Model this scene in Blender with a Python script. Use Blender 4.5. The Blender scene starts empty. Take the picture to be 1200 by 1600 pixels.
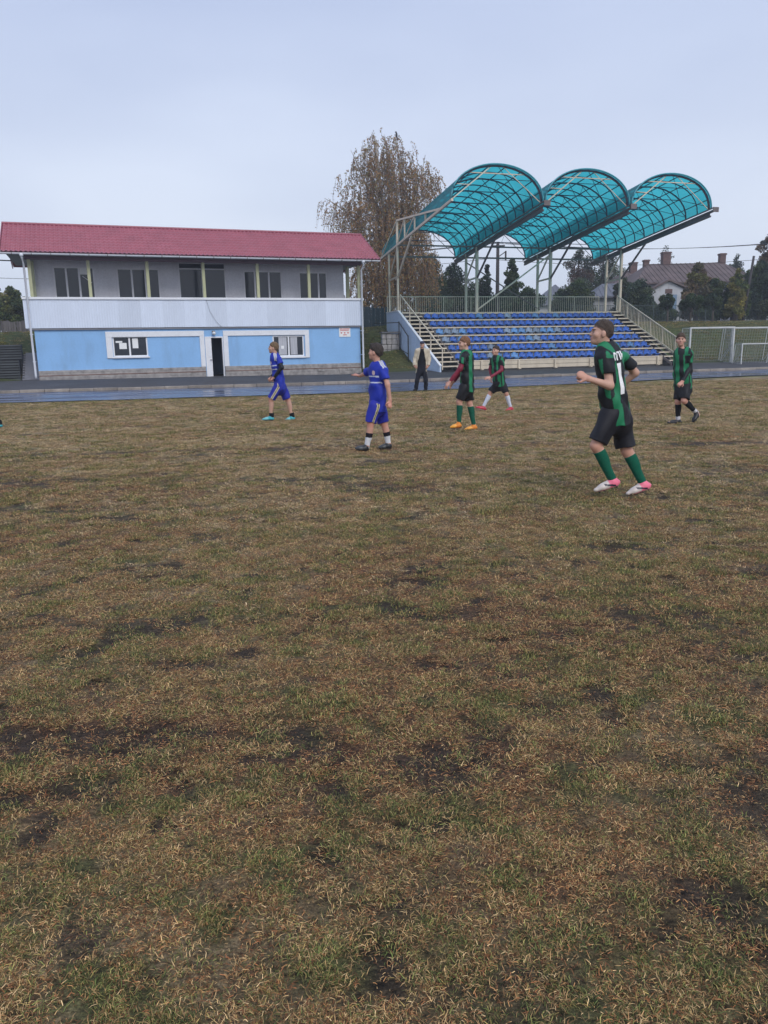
import bpy, bmesh, math, random
import numpy as np
from mathutils import Vector, Matrix
from mathutils.bvhtree import BVHTree
random.seed(7); RNG = np.random.default_rng(7)
sc = bpy.context.scene
COL = sc.collection
R = math.radians

# ------------------------------------------------------------------ camera
CAM_H, PITCH, ROLL, FPX = 1.45, R(11.9), R(-1.15), 1202.0
fw = Vector((0, math.cos(PITCH), -math.sin(PITCH))); up0 = Vector((0, math.sin(PITCH), math.cos(PITCH))); rt0 = Vector((1, 0, 0))
RT = rt0*math.cos(ROLL) + up0*math.sin(ROLL); UP = -rt0*math.sin(ROLL) + up0*math.cos(ROLL)
cd = bpy.data.cameras.new('camera'); cam = bpy.data.objects.new('camera', cd); COL.objects.link(cam)
cam.matrix_world = Matrix(((RT.x, UP.x, -fw.x, 0), (RT.y, UP.y, -fw.y, 0), (RT.z, UP.z, -fw.z, CAM_H), (0, 0, 0, 1)))
cd.sensor_fit = 'VERTICAL'; cd.sensor_height = 24.0; cd.lens = 24.0*FPX/1600.0
cd.clip_start = 0.05; cd.clip_end = 2000
sc.camera = cam
# ------------------------------------------------------------------ sky, sun, exposure (overcast autumn day)
SUN_EL, SUN_AZ = R(40), R(155)
w = bpy.data.worlds.new('World'); sc.world = w; w.use_nodes = True
nt = w.node_tree; nt.nodes.clear()
wo = nt.nodes.new('ShaderNodeOutputWorld'); bg1 = nt.nodes.new('ShaderNodeBackground'); bg2 = nt.nodes.new('ShaderNodeBackground')
mixs = nt.nodes.new('ShaderNodeMixShader'); sky = nt.nodes.new('ShaderNodeTexSky')
sky.sky_type = 'NISHITA'; sky.sun_disc = False; sky.sun_elevation = SUN_EL; sky.sun_rotation = SUN_AZ
sky.air_density = 1.5; sky.dust_density = 4.0; bg1.inputs[1].default_value = 0.10
tc = nt.nodes.new('ShaderNodeTexCoord'); mp = nt.nodes.new('ShaderNodeMapping'); mp.inputs['Scale'].default_value = (1.2, 1.2, 3.5)
nz = nt.nodes.new('ShaderNodeTexNoise'); nz.inputs['Scale'].default_value = 1.6; nz.inputs['Detail'].default_value = 4; nz.inputs['Roughness'].default_value = 0.45
rp = nt.nodes.new('ShaderNodeValToRGB'); sx = nt.nodes.new('ShaderNodeSeparateXYZ'); hz = nt.nodes.new('ShaderNodeValToRGB'); mxs = nt.nodes.new('ShaderNodeMixRGB'); mxs.blend_type = 'MULTIPLY'; mxs.inputs[0].default_value = 1.0
hz.color_ramp.elements[0].position = 0.0; hz.color_ramp.elements[0].color = (0.735, 0.80, 0.915, 1); hz.color_ramp.elements[1].position = 0.42; hz.color_ramp.elements[1].color = (0.49, 0.57, 0.785, 1)
rp.color_ramp.elements[0].position = 0.3; rp.color_ramp.elements[0].color = (0.87, 0.885, 0.92, 1)
rp.color_ramp.elements[1].position = 0.7; rp.color_ramp.elements[1].color = (1.10, 1.09, 1.06, 1)
bg2.inputs[1].default_value = 1.0
nt.links.new(tc.outputs['Generated'], mp.inputs[0]); nt.links.new(mp.outputs[0], nz.inputs['Vector']); nt.links.new(nz.outputs['Fac'], rp.inputs[0])
nt.links.new(tc.outputs['Generated'], sx.inputs[0]); nt.links.new(sx.outputs[2], hz.inputs[0]); nt.links.new(hz.outputs[0], mxs.inputs[1]); nt.links.new(rp.outputs[0], mxs.inputs[2]); nt.links.new(mxs.outputs[0], bg2.inputs[0]); nt.links.new(sky.outputs[0], bg1.inputs[0])
mixs.inputs[0].default_value = 0.93
nt.links.new(bg1.outputs[0], mixs.inputs[1]); nt.links.new(bg2.outputs[0], mixs.inputs[2]); nt.links.new(mixs.outputs[0], wo.inputs[0])
sl = bpy.data.lights.new('sun', 'SUN'); sl.energy = 1.5; sl.angle = R(28); sl.color = (1.0, 0.96, 0.9)
so = bpy.data.objects.new('sun', sl); COL.objects.link(so)
so.rotation_euler = (R(90)-SUN_EL, 0, R(25))
sc.view_settings.view_transform = 'Standard'; sc.view_settings.look = 'None'; sc.view_settings.gamma = 1.0
sc.view_settings.exposure = 0.22; sc.view_settings.use_curve_mapping = False

cy = sc.cycles; cy.max_bounces = 5; cy.diffuse_bounces = 2; cy.glossy_bounces = 2; cy.transmission_bounces = 3; cy.transparent_max_bounces = 6; cy.caustics_reflective = False; cy.caustics_refractive = False
# ------------------------------------------------------------------ helpers
def at(px, py, Y):
    "point at distance Y along the view ray of a 1200x1600 picture position"
    d = RT*((px-600)/FPX) - UP*((py-800)/FPX) + fw
    return Vector((0, 0, CAM_H)) + d*(Y/d.y)
def gr(px, py, z=0.0):
    d = RT*((px-600)/FPX) - UP*((py-800)/FPX) + fw
    return Vector((0, 0, CAM_H)) + d*((z-CAM_H)/d.z)
def tag(o, label=None, cat=None, group=None, kind=None):
    if label: o['label'] = label
    if cat: o['category'] = cat
    if group: o['group'] = group
    if kind: o['kind'] = kind
    return o
def empty(name, loc=(0, 0, 0), rz=0.0):
    o = bpy.data.objects.new(name, None); COL.objects.link(o); o.location = loc; o.rotation_euler = (0, 0, rz); o.empty_display_size = .2
    return o
def link(name, me, parent=None, loc=None, rz=None):
    o = bpy.data.objects.new(name, me); COL.objects.link(o)
    if parent: o.parent = parent
    if loc is not None: o.location = loc
    if rz is not None: o.rotation_euler = (0, 0, rz)
    return o
def np_mesh(name, V, Fs, mat=None, col=None, smooth=False):
    "mesh from numpy arrays; Fs (n,3) or (n,4)"
    me = bpy.data.meshes.new(name); V = np.asarray(V, np.float32); Fs = np.asarray(Fs, np.int32)
    k = Fs.shape[1]; n = len(Fs)
    me.vertices.add(len(V)); me.vertices.foreach_set('co', V.ravel())
    me.loops.add(n*k); me.loops.foreach_set('vertex_index', Fs.ravel())
    me.polygons.add(n); me.polygons.foreach_set('loop_start', np.arange(0, n*k, k, dtype=np.int32))
    if smooth: me.polygons.foreach_set('use_smooth', np.ones(n, bool))
    me.update(calc_edges=True)
    if col is not None:
        a = me.color_attributes.new('Col', 'FLOAT_COLOR', 'POINT')
        c = np.ones((len(V), 4), np.float32); c[:, :3] = col; a.data.foreach_set('color', c.ravel())
    if mat: me.materials.append(mat)
    return me
class MB:
    "collects boxes, bars, tubes and prisms into one mesh"
    def __init__(s): s.v = []; s.f = []
    def add(s, vs, fs):
        b = len(s.v); s.v += [tuple(v) for v in vs]; s.f += [tuple(b+i for i in f) for f in fs]; return s
    def box(s, x0, x1, y0, y1, z0, z1):
        return s.add([(x0,y0,z0),(x1,y0,z0),(x1,y1,z0),(x0,y1,z0),(x0,y0,z1),(x1,y0,z1),(x1,y1,z1),(x0,y1,z1)],
                     [(0,3,2,1),(4,5,6,7),(0,1,5,4),(1,2,6,5),(2,3,7,6),(3,0,4,7)])
    def bar(s, a, b, wx, wy=None, n=4, up=(0, 0, 1)):
        "square (n=4) or round bar from a to b"
        a = Vector(a); b = Vector(b); d = (b-a).normalized(); wy = wy or wx
        u = Vector(up)
        if abs(d.dot(u)) > .97: u = Vector((1, 0, 0))
        X = d.cross(u).normalized(); Y = X.cross(d).normalized()
        ring = []
        for i in range(n):
            if n == 4: c, t = ((-1,-1),(1,-1),(1,1),(-1,1))[i]; c *= .5; t *= .5
            else: c = math.cos(2*math.pi*i/n)*.5; t = math.sin(2*math.pi*i/n)*.5
            ring.append(X*c*wx + Y*t*wy)
        vs = [a+r for r in ring] + [b+r for r in ring]
        fs = [(i, (i+1) % n, n+(i+1) % n, n+i) for i in range(n)] + [tuple(range(n))[::-1], tuple(range(n, 2*n))]
        return s.add(vs, fs)
    def tube(s, pts, r, n=6):
        "tube along points; r number or list"
        pts = [Vector(p) for p in pts]; m = len(pts); rr = r if isinstance(r, (list, tuple)) else [r]*m
        vs = []
        for i, p in enumerate(pts):
            d = (pts[min(i+1, m-1)]-pts[max(i-1, 0)]).normalized(); u = Vector((0, 0, 1)) if abs(d.z) < .95 else Vector((1, 0, 0))
            X = d.cross(u).normalized(); Y = X.cross(d)
            vs += [p+(X*math.cos(2*math.pi*k/n)+Y*math.sin(2*math.pi*k/n))*rr[i] for k in range(n)]
        fs = [(i*n+k, i*n+(k+1) % n, (i+1)*n+(k+1) % n, (i+1)*n+k) for i in range(m-1) for k in range(n)]
        fs += [tuple(range(n))[::-1], tuple((m-1)*n+k for k in range(n))]
        return s.add(vs, fs)
    def prism(s, poly, x0, x1, axis=0):
        "polygon of (y,z) extruded along x (axis 0) or (x,z) along y (axis 1) or (x,y) along z (axis 2)"
        n = len(poly)
        P = lambda p, k: (k, p[0], p[1]) if axis == 0 else ((p[0], k, p[1]) if axis == 1 else (p[0], p[1], k))
        vs = [P(p, x0) for p in poly] + [P(p, x1) for p in poly]
        return s.add(vs, [tuple(range(n))[::-1], tuple(range(n, 2*n))] + [(i, (i+1) % n, n+(i+1) % n, n+i) for i in range(n)])
    def mesh(s, name, mat=None, smooth=False):
        me = bpy.data.meshes.new(name); me.from_pydata(s.v, [], s.f)
        bm = bmesh.new(); bm.from_mesh(me); bmesh.ops.recalc_face_normals(bm, faces=bm.faces); bm.to_mesh(me); bm.free()
        if smooth:
            for p in me.polygons: p.use_smooth = True
        if mat: me.materials.append(mat)
        return me
    def build(s, name, mat, parent=None, smooth=False):
        return link(name, s.mesh(name, mat, smooth), parent)
def box(name, mat, parent, *a): return MB().box(*a).build(name, mat, parent)
def bevel(o, w=.01, seg=2):
    m = o.modifiers.new('bevel', 'BEVEL'); m.width = w; m.segments = seg; m.limit_method = 'ANGLE'; return o

# value noise, shared by the ground mesh and the grass
_T = np.random.default_rng(3).random((256, 256)).astype(np.float32)
def vnoise(x, y):
    xi = np.floor(x).astype(int); yi = np.floor(y).astype(int); fx = x-xi; fy = y-yi
    fx = fx*fx*(3-2*fx); fy = fy*fy*(3-2*fy)
    a = _T[xi % 256, yi % 256]; b = _T[(xi+1) % 256, yi % 256]; c = _T[xi % 256, (yi+1) % 256]; d = _T[(xi+1) % 256, (yi+1) % 256]
    return (a*(1-fx)+b*fx)*(1-fy)+(c*(1-fx)+d*fx)*fy
def fbm(x, y, o=4):
    s = 0; a = .5; n = 0
    for i in range(o): s = s+a*vnoise(x+17.3*i, y+9.1*i); n += a; x = x*2.03; y = y*2.03; a *= .5
    return s/n

# ------------------------------------------------------------------ materials
def _nodes(name):
    m = bpy.data.materials.new(name); m.use_nodes = True; t = m.node_tree
    return m, t, t.nodes['Principled BSDF'], t.nodes.new, t.links.new
def mat(name, col, rough=.7, var=.18, scale=3.0, bump=0.0, bscale=60.0, metal=0.0, rnd=0.0, spec=.5, stretch=(1, 1, 1), fine=.08, dirt=0.0, dirtcol=(.05, .045, .04)):
    m, t, p, N, L = _nodes(name)
    co = N('ShaderNodeTexCoord'); mp = N('ShaderNodeMapping'); mp.inputs['Scale'].default_value = stretch; L(co.outputs['Object'], mp.inputs[0])
    n1 = N('ShaderNodeTexNoise'); n1.inputs['Scale'].default_value = scale; n1.inputs['Detail'].default_value = 5; L(mp.outputs[0], n1.inputs['Vector'])
    n2 = N('ShaderNodeTexNoise'); n2.inputs['Scale'].default_value = scale*14; n2.inputs['Detail'].default_value = 3; L(mp.outputs[0], n2.inputs['Vector'])
    mr = N('ShaderNodeMapRange'); mr.inputs[1].default_value = .25; mr.inputs[2].default_value = .75; mr.inputs[3].default_value = 1-var; mr.inputs[4].default_value = 1+var; L(n1.outputs['Fac'], mr.inputs[0])
    mr2 = N('ShaderNodeMapRange'); mr2.inputs[1].default_value = .25; mr2.inputs[2].default_value = .75; mr2.inputs[3].default_value = 1-fine; mr2.inputs[4].default_value = 1+fine; L(n2.outputs['Fac'], mr2.inputs[0])
    mu = N('ShaderNodeMath'); mu.operation = 'MULTIPLY'; L(mr.outputs[0], mu.inputs[0]); L(mr2.outputs[0], mu.inputs[1]); f = mu.outputs[0]
    if rnd:
        oi = N('ShaderNodeObjectInfo'); m3 = N('ShaderNodeMapRange'); m3.inputs[3].default_value = 1-rnd; m3.inputs[4].default_value = 1+rnd; L(oi.outputs['Random'], m3.inputs[0])
        mu2 = N('ShaderNodeMath'); mu2.operation = 'MULTIPLY'; L(f, mu2.inputs[0]); L(m3.outputs[0], mu2.inputs[1]); f = mu2.outputs[0]
    vm = N('ShaderNodeVectorMath'); vm.operation = 'SCALE'; vm.inputs[0].default_value = col; L(f, vm.inputs['Scale']); out = vm.outputs[0]
    if dirt:
        n3 = N('ShaderNodeTexNoise'); n3.inputs['Scale'].default_value = scale*1.7; n3.inputs['Detail'].default_value = 8; n3.inputs['Roughness'].default_value = .7
        mp3 = N('ShaderNodeMapping'); mp3.inputs['Scale'].default_value = (1, 1, .25); L(co.outputs['Object'], mp3.inputs[0]); L(mp3.outputs[0], n3.inputs['Vector'])
        m4 = N('ShaderNodeMapRange'); m4.inputs[1].default_value = .5; m4.inputs[2].default_value = .75; m4.inputs[3].default_value = 0; m4.inputs[4].default_value = dirt; L(n3.outputs['Fac'], m4.inputs[0])
        mx = N('ShaderNodeMixRGB'); L(m4.outputs[0], mx.inputs[0]); L(out, mx.inputs[1]); mx.inputs[2].default_value = (*dirtcol, 1); out = mx.outputs[0]
    L(out, p.inputs['Base Color'])
    p.inputs['Roughness'].default_value = rough; p.inputs['Metallic'].default_value = metal; p.inputs['Specular IOR Level'].default_value = spec
    if bump:
        nb = N('ShaderNodeTexNoise'); nb.inputs['Scale'].default_value = bscale; nb.inputs['Detail'].default_value = 4; L(mp.outputs[0], nb.inputs['Vector'])
        b = N('ShaderNodeBump'); b.inputs['Strength'].default_value = bump; b.inputs['Distance'].default_value = .02; L(nb.outputs['Fac'], b.inputs['Height']); L(b.outputs[0], p.inputs['Normal'])
    return m
def colmat(name, rough=.8, bump=0.0, bscale=200.0, spec=.3, rnd=0.0, var=.1, scale=8, trans=0.0):
    "base colour from the mesh's own colour attribute"
    m, t, p, N, L = _nodes(name)
    a = N('ShaderNodeVertexColor'); a.layer_name = 'Col'; co = N('ShaderNodeTexCoord')
    n1 = N('ShaderNodeTexNoise'); n1.inputs['Scale'].default_value = scale; n1.inputs['Detail'].default_value = 3; L(co.outputs['Object'], n1.inputs['Vector'])
    mr = N('ShaderNodeMapRange'); mr.inputs[1].default_value = .25; mr.inputs[2].default_value = .75; mr.inputs[3].default_value = 1-var; mr.inputs[4].default_value = 1+var; L(n1.outputs['Fac'], mr.inputs[0]); f = mr.outputs[0]
    if rnd:
        oi = N('ShaderNodeObjectInfo'); m3 = N('ShaderNodeMapRange'); m3.inputs[3].default_value = 1-rnd; m3.inputs[4].default_value = 1+rnd; L(oi.outputs['Random'], m3.inputs[0])
        mu2 = N('ShaderNodeMath'); mu2.operation = 'MULTIPLY'; L(f, mu2.inputs[0]); L(m3.outputs[0], mu2.inputs[1]); f = mu2.outputs[0]
    vm = N('ShaderNodeVectorMath'); vm.operation = 'SCALE'; L(a.outputs[0], vm.inputs[0]); L(f, vm.inputs['Scale']); L(vm.outputs[0], p.inputs['Base Color'])
    p.inputs['Roughness'].default_value = rough; p.inputs['Specular IOR Level'].default_value = spec
    if bump:
        nb = N('ShaderNodeTexNoise'); nb.inputs['Scale'].default_value = bscale; L(co.outputs['Object'], nb.inputs['Vector'])
        b = N('ShaderNodeBump'); b.inputs['Strength'].default_value = bump; b.inputs['Distance'].default_value = .01; L(nb.outputs['Fac'], b.inputs['Height']); L(b.outputs[0], p.inputs['Normal'])
    if trans:
        tr = N('ShaderNodeBsdfTranslucent'); L(vm.outputs[0], tr.inputs[0]); mx = N('ShaderNodeMixShader'); mx.inputs[0].default_value = trans
        L(p.outputs[0], mx.inputs[1]); L(tr.outputs[0], mx.inputs[2]); L(mx.outputs[0], t.nodes['Material Output'].inputs[0])
    return m
M = {}
M['blue_wall'] = mat('blue_render', (.27, .50, .82), .85, .07, .8, .2, 120, fine=.04, dirt=.38, dirtcol=(.17, .26, .40))
M['white_wall'] = mat('grey_white_render', (.68, .68, .73), .85, .06, 1.0, .1, 100, dirt=.1)
M['trim'] = mat('white_trim_paint', (.78, .80, .84), .6, .05, 2, dirt=.12, dirtcol=(.4, .4, .4))
M['pvc'] = mat('white_plastic_frame', (.82, .83, .86), .35, .03, 3)
M['parapet'] = mat('pale_blue_sheet_metal', (.66, .73, .85), .45, .05, 1.2, rnd=.07, fine=.02, dirt=.12, dirtcol=(.42, .46, .55))
M['column'] = mat('pale_yellow_paint', (.46, .47, .29), .75, .12, 3)
M['stone'] = mat('grey_brown_stone', (.33, .31, .30), .8, .35, 5, .5, 40, fine=.2)
M['dark'] = mat('shade_black', (.02, .02, .022), .9, .1)  # near-black colour stands in for shade indoors, under stairs and behind slats
M['roof'] = mat('burgundy_metal_tile', (.33, .085, .118), .42, .15, 1.5, .05, 30, rnd=0, dirt=.12, dirtcol=(.42, .2, .25))
M['roof_trim'] = mat('burgundy_trim', (.27, .06, .09), .4, .1)
M['soffit'] = mat('grey_soffit_boards', (.33, .33, .36), .8, .1, 2)
M['beamdark'] = mat('purple_brown_fascia', (.16, .10, .13), .7, .15)
M['downpipe'] = mat('white_gutter_metal', (.75, .78, .84), .4, .05, 2, dirt=.15)
M['paper'] = mat('notice_paper', (.85, .86, .86), .9, .03)
M['curtain'] = mat('grey_curtain', (.45, .46, .5), .9, .2, 6, stretch=(4, 1, .2))
M['red_ink'] = mat('red_lettering', (.6, .06, .07), .7, .05)
M['cable'] = mat('black_cable', (.02, .02, .022), .6, .1)
M['asphalt'] = mat('wet_dark_asphalt', (.040, .038, .042), .66, .35, .6, .4, 70, fine=.35, dirt=.5, dirtcol=(.075, .068, .06))
M['kerb'] = mat('old_concrete_kerb', (.30, .26, .22), .85, .35, 1.5, .5, 50, rnd=.2, fine=.2, dirt=.6, dirtcol=(.08, .07, .06))
M['cream'] = mat('cream_painted_steel', (.62, .54, .42), .55, .12, 2, rnd=.06, dirt=.3, dirtcol=(.25, .17, .1))
M['greybeam'] = mat('shade_darkened_steel', (.15, .125, .125), .6, .2, 2, dirt=.3)  # grey steel darkened to paint in the shade on the valley beams
M['rib'] = mat('dark_teal_rib_paint', (.035, .05, .09), .5, .15, 2)
M['seat'] = mat('blue_plastic_seat', (.012, .088, .38), .42, .12, 4, rnd=.2)
M['seat_f'] = mat('faded_blue_plastic_seat', (.075, .21, .44), .5, .15, 6, rnd=.2)
M['seat_g'] = mat('grey_stained_plastic_seat', (.17, .23, .32), .6, .3, 8, rnd=.2)
M['concrete'] = mat('dark_concrete_tier', (.13, .13, .14), .85, .25, 1.2, .3, 50, dirt=.4)
M['sidewall'] = mat('pale_blue_corrugated_sheet', (.52, .64, .80), .5, .06, 1, dirt=.2, dirtcol=(.35, .38, .42))
M['goal'] = mat('white_goal_paint', (.58, .59, .59), .5, .1, 3, dirt=.25, dirtcol=(.3, .28, .22))
M['net'] = mat('grey_net_cord', (.35, .36, .36), .9, .1)
M['wood_grey'] = mat('weathered_grey_boards', (.11, .10, .10), .9, .3, 4, .3, 40, rnd=.25, stretch=(1, 1, .2))
M['fence_dark'] = mat('dark_slate_fence_boards', (.045, .06, .075), .8, .25, 3, rnd=.2, stretch=(1, 1, .2))
M['fence_metal'] = mat('dark_green_fence_wire', (.05, .075, .075), .7, .2, 3)
M['slat'] = mat('black_green_slats', (.055, .062, .066), .6, .2, 3, rnd=.25)
M['brick_pave'] = mat('grey_paving', (.20, .20, .22), .8, .25, 2, .4, 30)
M['pole'] = mat('dark_timber_pole', (.045, .04, .042), .85, .3, 3, .3)
M['houseroof'] = mat('weathered_brown_roofing', (.12, .088, .085), .85, .35, .9, .3, 20, rnd=.1, dirt=.35, dirtcol=(.08, .075, .06))
M['whitewash'] = mat('peeling_whitewash', (.46, .47, .50), .9, .15, 1.3, dirt=.6, dirtcol=(.22, .18, .15))
M['brickred'] = mat('orange_red_brick', (.13, .08, .072), .9, .35, 5, .4, 30)
M['greyroof'] = mat('grey_slate_sheet_roof', (.13, .14, .17), .8, .15, 1)
M['bluepaint'] = mat('faded_blue_paint', (.16, .25, .36), .7, .2)
M['leaf'] = colmat('foliage', .75, rnd=.12, var=.25, scale=2.0, trans=.3)
M['bark'] = mat('grey_brown_bark', (.10, .085, .075), .9, .3, 4, .5, 30, stretch=(1, 1, .3))
M['birchbark'] = mat('white_birch_bark', (.42, .39, .36), .8, .35, 6, .3, 30, stretch=(1, 1, 2.5), dirt=.8, dirtcol=(.05, .045, .04))
M['crow'] = mat('black_feathers', (.015, .015, .018), .5, .1)
def glassmat():
    m, t, p, N, L = _nodes('dark_window_glass'); p.inputs['Base Color'].default_value = (.018, .024, .035, 1); p.inputs['Roughness'].default_value = .12
    co = N('ShaderNodeTexCoord'); n = N('ShaderNodeTexNoise'); n.inputs['Scale'].default_value = 2.5; L(co.outputs['Object'], n.inputs['Vector'])
    b = N('ShaderNodeBump'); b.inputs['Strength'].default_value = .12; b.inputs['Distance'].default_value = .05; L(n.outputs['Fac'], b.inputs['Height']); L(b.outputs[0], p.inputs['Normal'])
    return m
M['glass'] = glassmat()
def polymat():
    m, t, p, N, L = _nodes('teal_polycarbonate'); out = t.nodes['Material Output']
    co = N('ShaderNodeTexCoord'); n = N('ShaderNodeTexNoise'); n.inputs['Scale'].default_value = .7; n.inputs['Detail'].default_value = 5; L(co.outputs['Object'], n.inputs['Vector'])
    rp = N('ShaderNodeValToRGB'); rp.color_ramp.elements[0].position = .35; rp.color_ramp.elements[0].color = (.015, .37, .42, 1); rp.color_ramp.elements[1].position = .65; rp.color_ramp.elements[1].color = (.045, .52, .57, 1); L(n.outputs['Fac'], rp.inputs[0])
    tr = N('ShaderNodeBsdfTranslucent'); L(rp.outputs[0], tr.inputs[0]); tp = N('ShaderNodeBsdfTransparent'); tp.inputs[0].default_value = (.12, .78, .84, 1)
    L(rp.outputs[0], p.inputs['Base Color']); p.inputs['Roughness'].default_value = .25
    m1 = N('ShaderNodeMixShader'); m1.inputs[0].default_value = .46; L(tr.outputs[0], m1.inputs[1]); L(tp.outputs[0], m1.inputs[2])
    m2 = N('ShaderNodeMixShader'); m2.inputs[0].default_value = .22; L(m1.outputs[0], m2.inputs[1]); L(p.outputs[0], m2.inputs[2]); L(m2.outputs[0], out.inputs[0])
    return m
M['poly'] = polymat()

# ================================================================== GROUND, TRACK, KERB, APRON, BANK
NEAR = np.array([(-90,15.5),(-40,21.6),(-12.4,25.23),(-8.41,25.77),(-4.29,26.53),(.54,27.38),(7.59,30.36),(12.26,32.87),(17.42,35.12),(60,54),(120,82)])
KERB = np.array([(-90,20.5),(-45,27.2),(-15.49,31.65),(-10.59,32.58),(-4.02,33.57),(1.26,34.76),(6.26,37.36),(13.12,39.59),(20.86,42.11),(80,62),(140,85)])
yN = lambda x: np.interp(x, NEAR[:, 0], NEAR[:, 1])
yK = lambda x: np.interp(x, KERB[:, 0], KERB[:, 1])
BO = Vector((-16.83, 38.5, 0)); BYAW = R(20); SO = Vector((3.092, 40.0, 0)); SYAW = R(17)
def frame(x, y, O, yaw):
    dx = x-O.x; dy = y-O.y; c, s = math.cos(yaw), math.sin(yaw)
    return dx*c+dy*s, -dx*s+dy*c
def zA(x, y):
    tgt = np.interp(x, [-60, -17, -9, -2, 1.2, 3, 20, 80], [.34, .31, .25, .15, .33, .37, .37, .4])
    return .10+(tgt-.10)*np.clip((y-yK(x))/5.0, 0, 1)
def zT(x, y):
    "height of the ground behind the kerb"
    a = zA(x, y); sS, tS = frame(x, y, SO, SYAW); sB, tB = frame(x, y, BO, BYAW)
    far = 0.010*np.clip(tS-12, 0, 400)
    pS = np.interp(tS, [-5, .9, 2.9, 4, 7.6, 10, 13], [0, 0, .24, .60, 2.25, 2.62, 2.7])+far
    pB = np.interp(tB, [5.6, 7, 12], [0, .3, 2.8])+far
    pL = np.interp(tB, [-.3, .6, 4, 9], [0, .1, 1.2, 2.6])+far
    k = np.clip((sB-16.9)/.8, 0, 1); k2 = np.clip((-.5-sB)/.8, 0, 1)
    return a+np.where(sB < 8, pB*(1-k2)+pL*k2, pB*(1-k)+np.maximum(pS*k, 0))
MUD = [(1110,692,1.4,.45,1),(470,748,1.1,.22,1),(965,852,.7,.22,.9),(660,906,.28,.14,1),(690,1205,.42,.22,1),(185,812,.6,.2,.9),(120,1250,.3,.14,.9),(900,655,1.3,.3,.6),(590,686,1.6,.25,.6),
       (180,708,1.2,.35,.8),(320,705,1.1,.4,.7),(390,808,.4,.14,.9),(300,1030,.25,.12,.9),(410,1150,.35,.18,.7),(760,1165,.22,.1,.8),(1120,1205,.3,.15,.6),(1180,1420,.2,.2,1),(840,1490,.16,.08,.9),(120,1465,.13,.07,.9),(500,1250,.3,.15,.5),(820,880,.35,.15,.6),(1050,915,.5,.2,.5),(30,970,.45,.2,.6),(740,1540,.2,.1,.6)]
MUDG = [(gr(a, b).x, gr(a, b).y, c, d, e) for a, b, c, d, e in MUD]
def masks(x, y):
    "mud and green cover of the pitch, 0..1"
    wx = x+.35*(fbm(x*2.1+5, y*2.1)-.5); wy = y+.35*(fbm(x*2.1, y*2.1+31)-.5)
    n = fbm(wx*.75+40, wy*1.5+11, 5)+.22*(fbm(x*7+1, y*9+2, 3)-.5); m = np.clip((n-.615)/.14, 0, 1)*.8
    sp = np.clip((fbm(x*5.5+3, y*6.5+77, 3)-.63)/.08, 0, 1)*.9
    m = np.maximum(m, sp)
    jag = .2+1.9*fbm(x*5+9, y*7, 4)
    for mx, my, rx, ry, a in MUDG:
        q = ((wx-mx)/rx)**2+((wy-my)/ry)**2; m = np.maximum(m, .9*a*np.clip((1.15-q*jag*1.5)*1.1, 0, 1))
    g = np.clip((fbm(x*2.1+70, y*2.6+5, 5)-.50)/.16, 0, 1)*.48
    g = np.maximum(g, np.clip((fbm(x*6.5+20, y*7+50, 3)-.59)/.12, 0, 1)*.8)
    g = np.maximum(g*np.interp(y, [1, 6, 14, 26], [1.0, 1.0, .9, .8]), np.clip((y-(yN(x)-1.6))/1.2, 0, 1)*.7)
    return m, g
def zP(x, y):
    "relief of the pitch"
    m, g = masks(x, y)
    r = .018*(fbm(x*.9, y*.9, 3)-.5)+.030*(fbm(x*6, y*6, 3)-.5)+.014*(fbm(x*17, y*17, 2)-.5)-.010*m+m*(.030*(fbm(x*9+4, y*9, 2)-.5)+.02*(fbm(x*21, y*21+8, 2)-.5))
    e = np.clip((yN(x)-y)/1.0, 0, 1)
    return r*e-.03*(1-e)
def nonuni(a, b, s0, c, grow):
    out = [c]; s = s0; v = c
    while v < b: v += max(s0, abs(v-c)*grow); out.append(v)
    v = c
    while v > a: v -= max(s0, abs(v-c)*grow); out.insert(0, v)
    return np.array(out)
def grid_mesh(xs, ys, fz, fc=None):
    X, Y = np.meshgrid(xs, ys); Z = fz(X, Y); V = np.stack([X, Y, Z], -1).reshape(-1, 3); nx = len(xs); ny = len(ys)
    i = (np.arange(ny-1)[:, None]*nx+np.arange(nx-1)[None]).ravel(); Fq = np.stack([i, i+1, i+nx+1, i+nx], -1)
    return V, Fq
xs = nonuni(-110, 130, .045, 0.15, .030); ys = nonuni(-60, 92, .036, 1.6, .0175)
V, Fq = grid_mesh(xs, ys, zP)
mm, gg = masks(V[:, 0], V[:, 1])
rb = fbm(V[:, 0]*1.7+8, V[:, 1]*2.2+3, 4)[:, None]; pale = np.clip((fbm(V[:, 0]*3+8, V[:, 1]*3.5+93, 4)[:, None]-.5)*5, 0, 1)
straw = np.array([.165, .118, .062])*(.7+.6*rb); straw = straw*(1-.5*pale)+np.array([.25, .19, .115])*.5*pale
red = np.clip((fbm(V[:, 0]*.8+31, V[:, 1]*1.1+60, 4)[:, None]-.43)*4, 0, 1)*.85; straw = straw*(1-red)+np.array([.115, .056, .029])*red
c = straw*(1-gg[:, None])+np.array([.085, .092, .032])*gg[:, None]
c = c*np.interp(V[:, 1], [2, 5, 9, 16], [.9, 1.02, 1.4, 2.1])[:, None]*np.stack([np.ones(len(V)), np.interp(V[:, 1], [4, 14], [1, 1.06]), np.interp(V[:, 1], [4, 14], [1, 1.12])], -1)  # worn near ground darker; brightness also painted in by distance
c = c*(1-mm[:, None])+np.array([.046, .033, .024])*mm[:, None]
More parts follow.
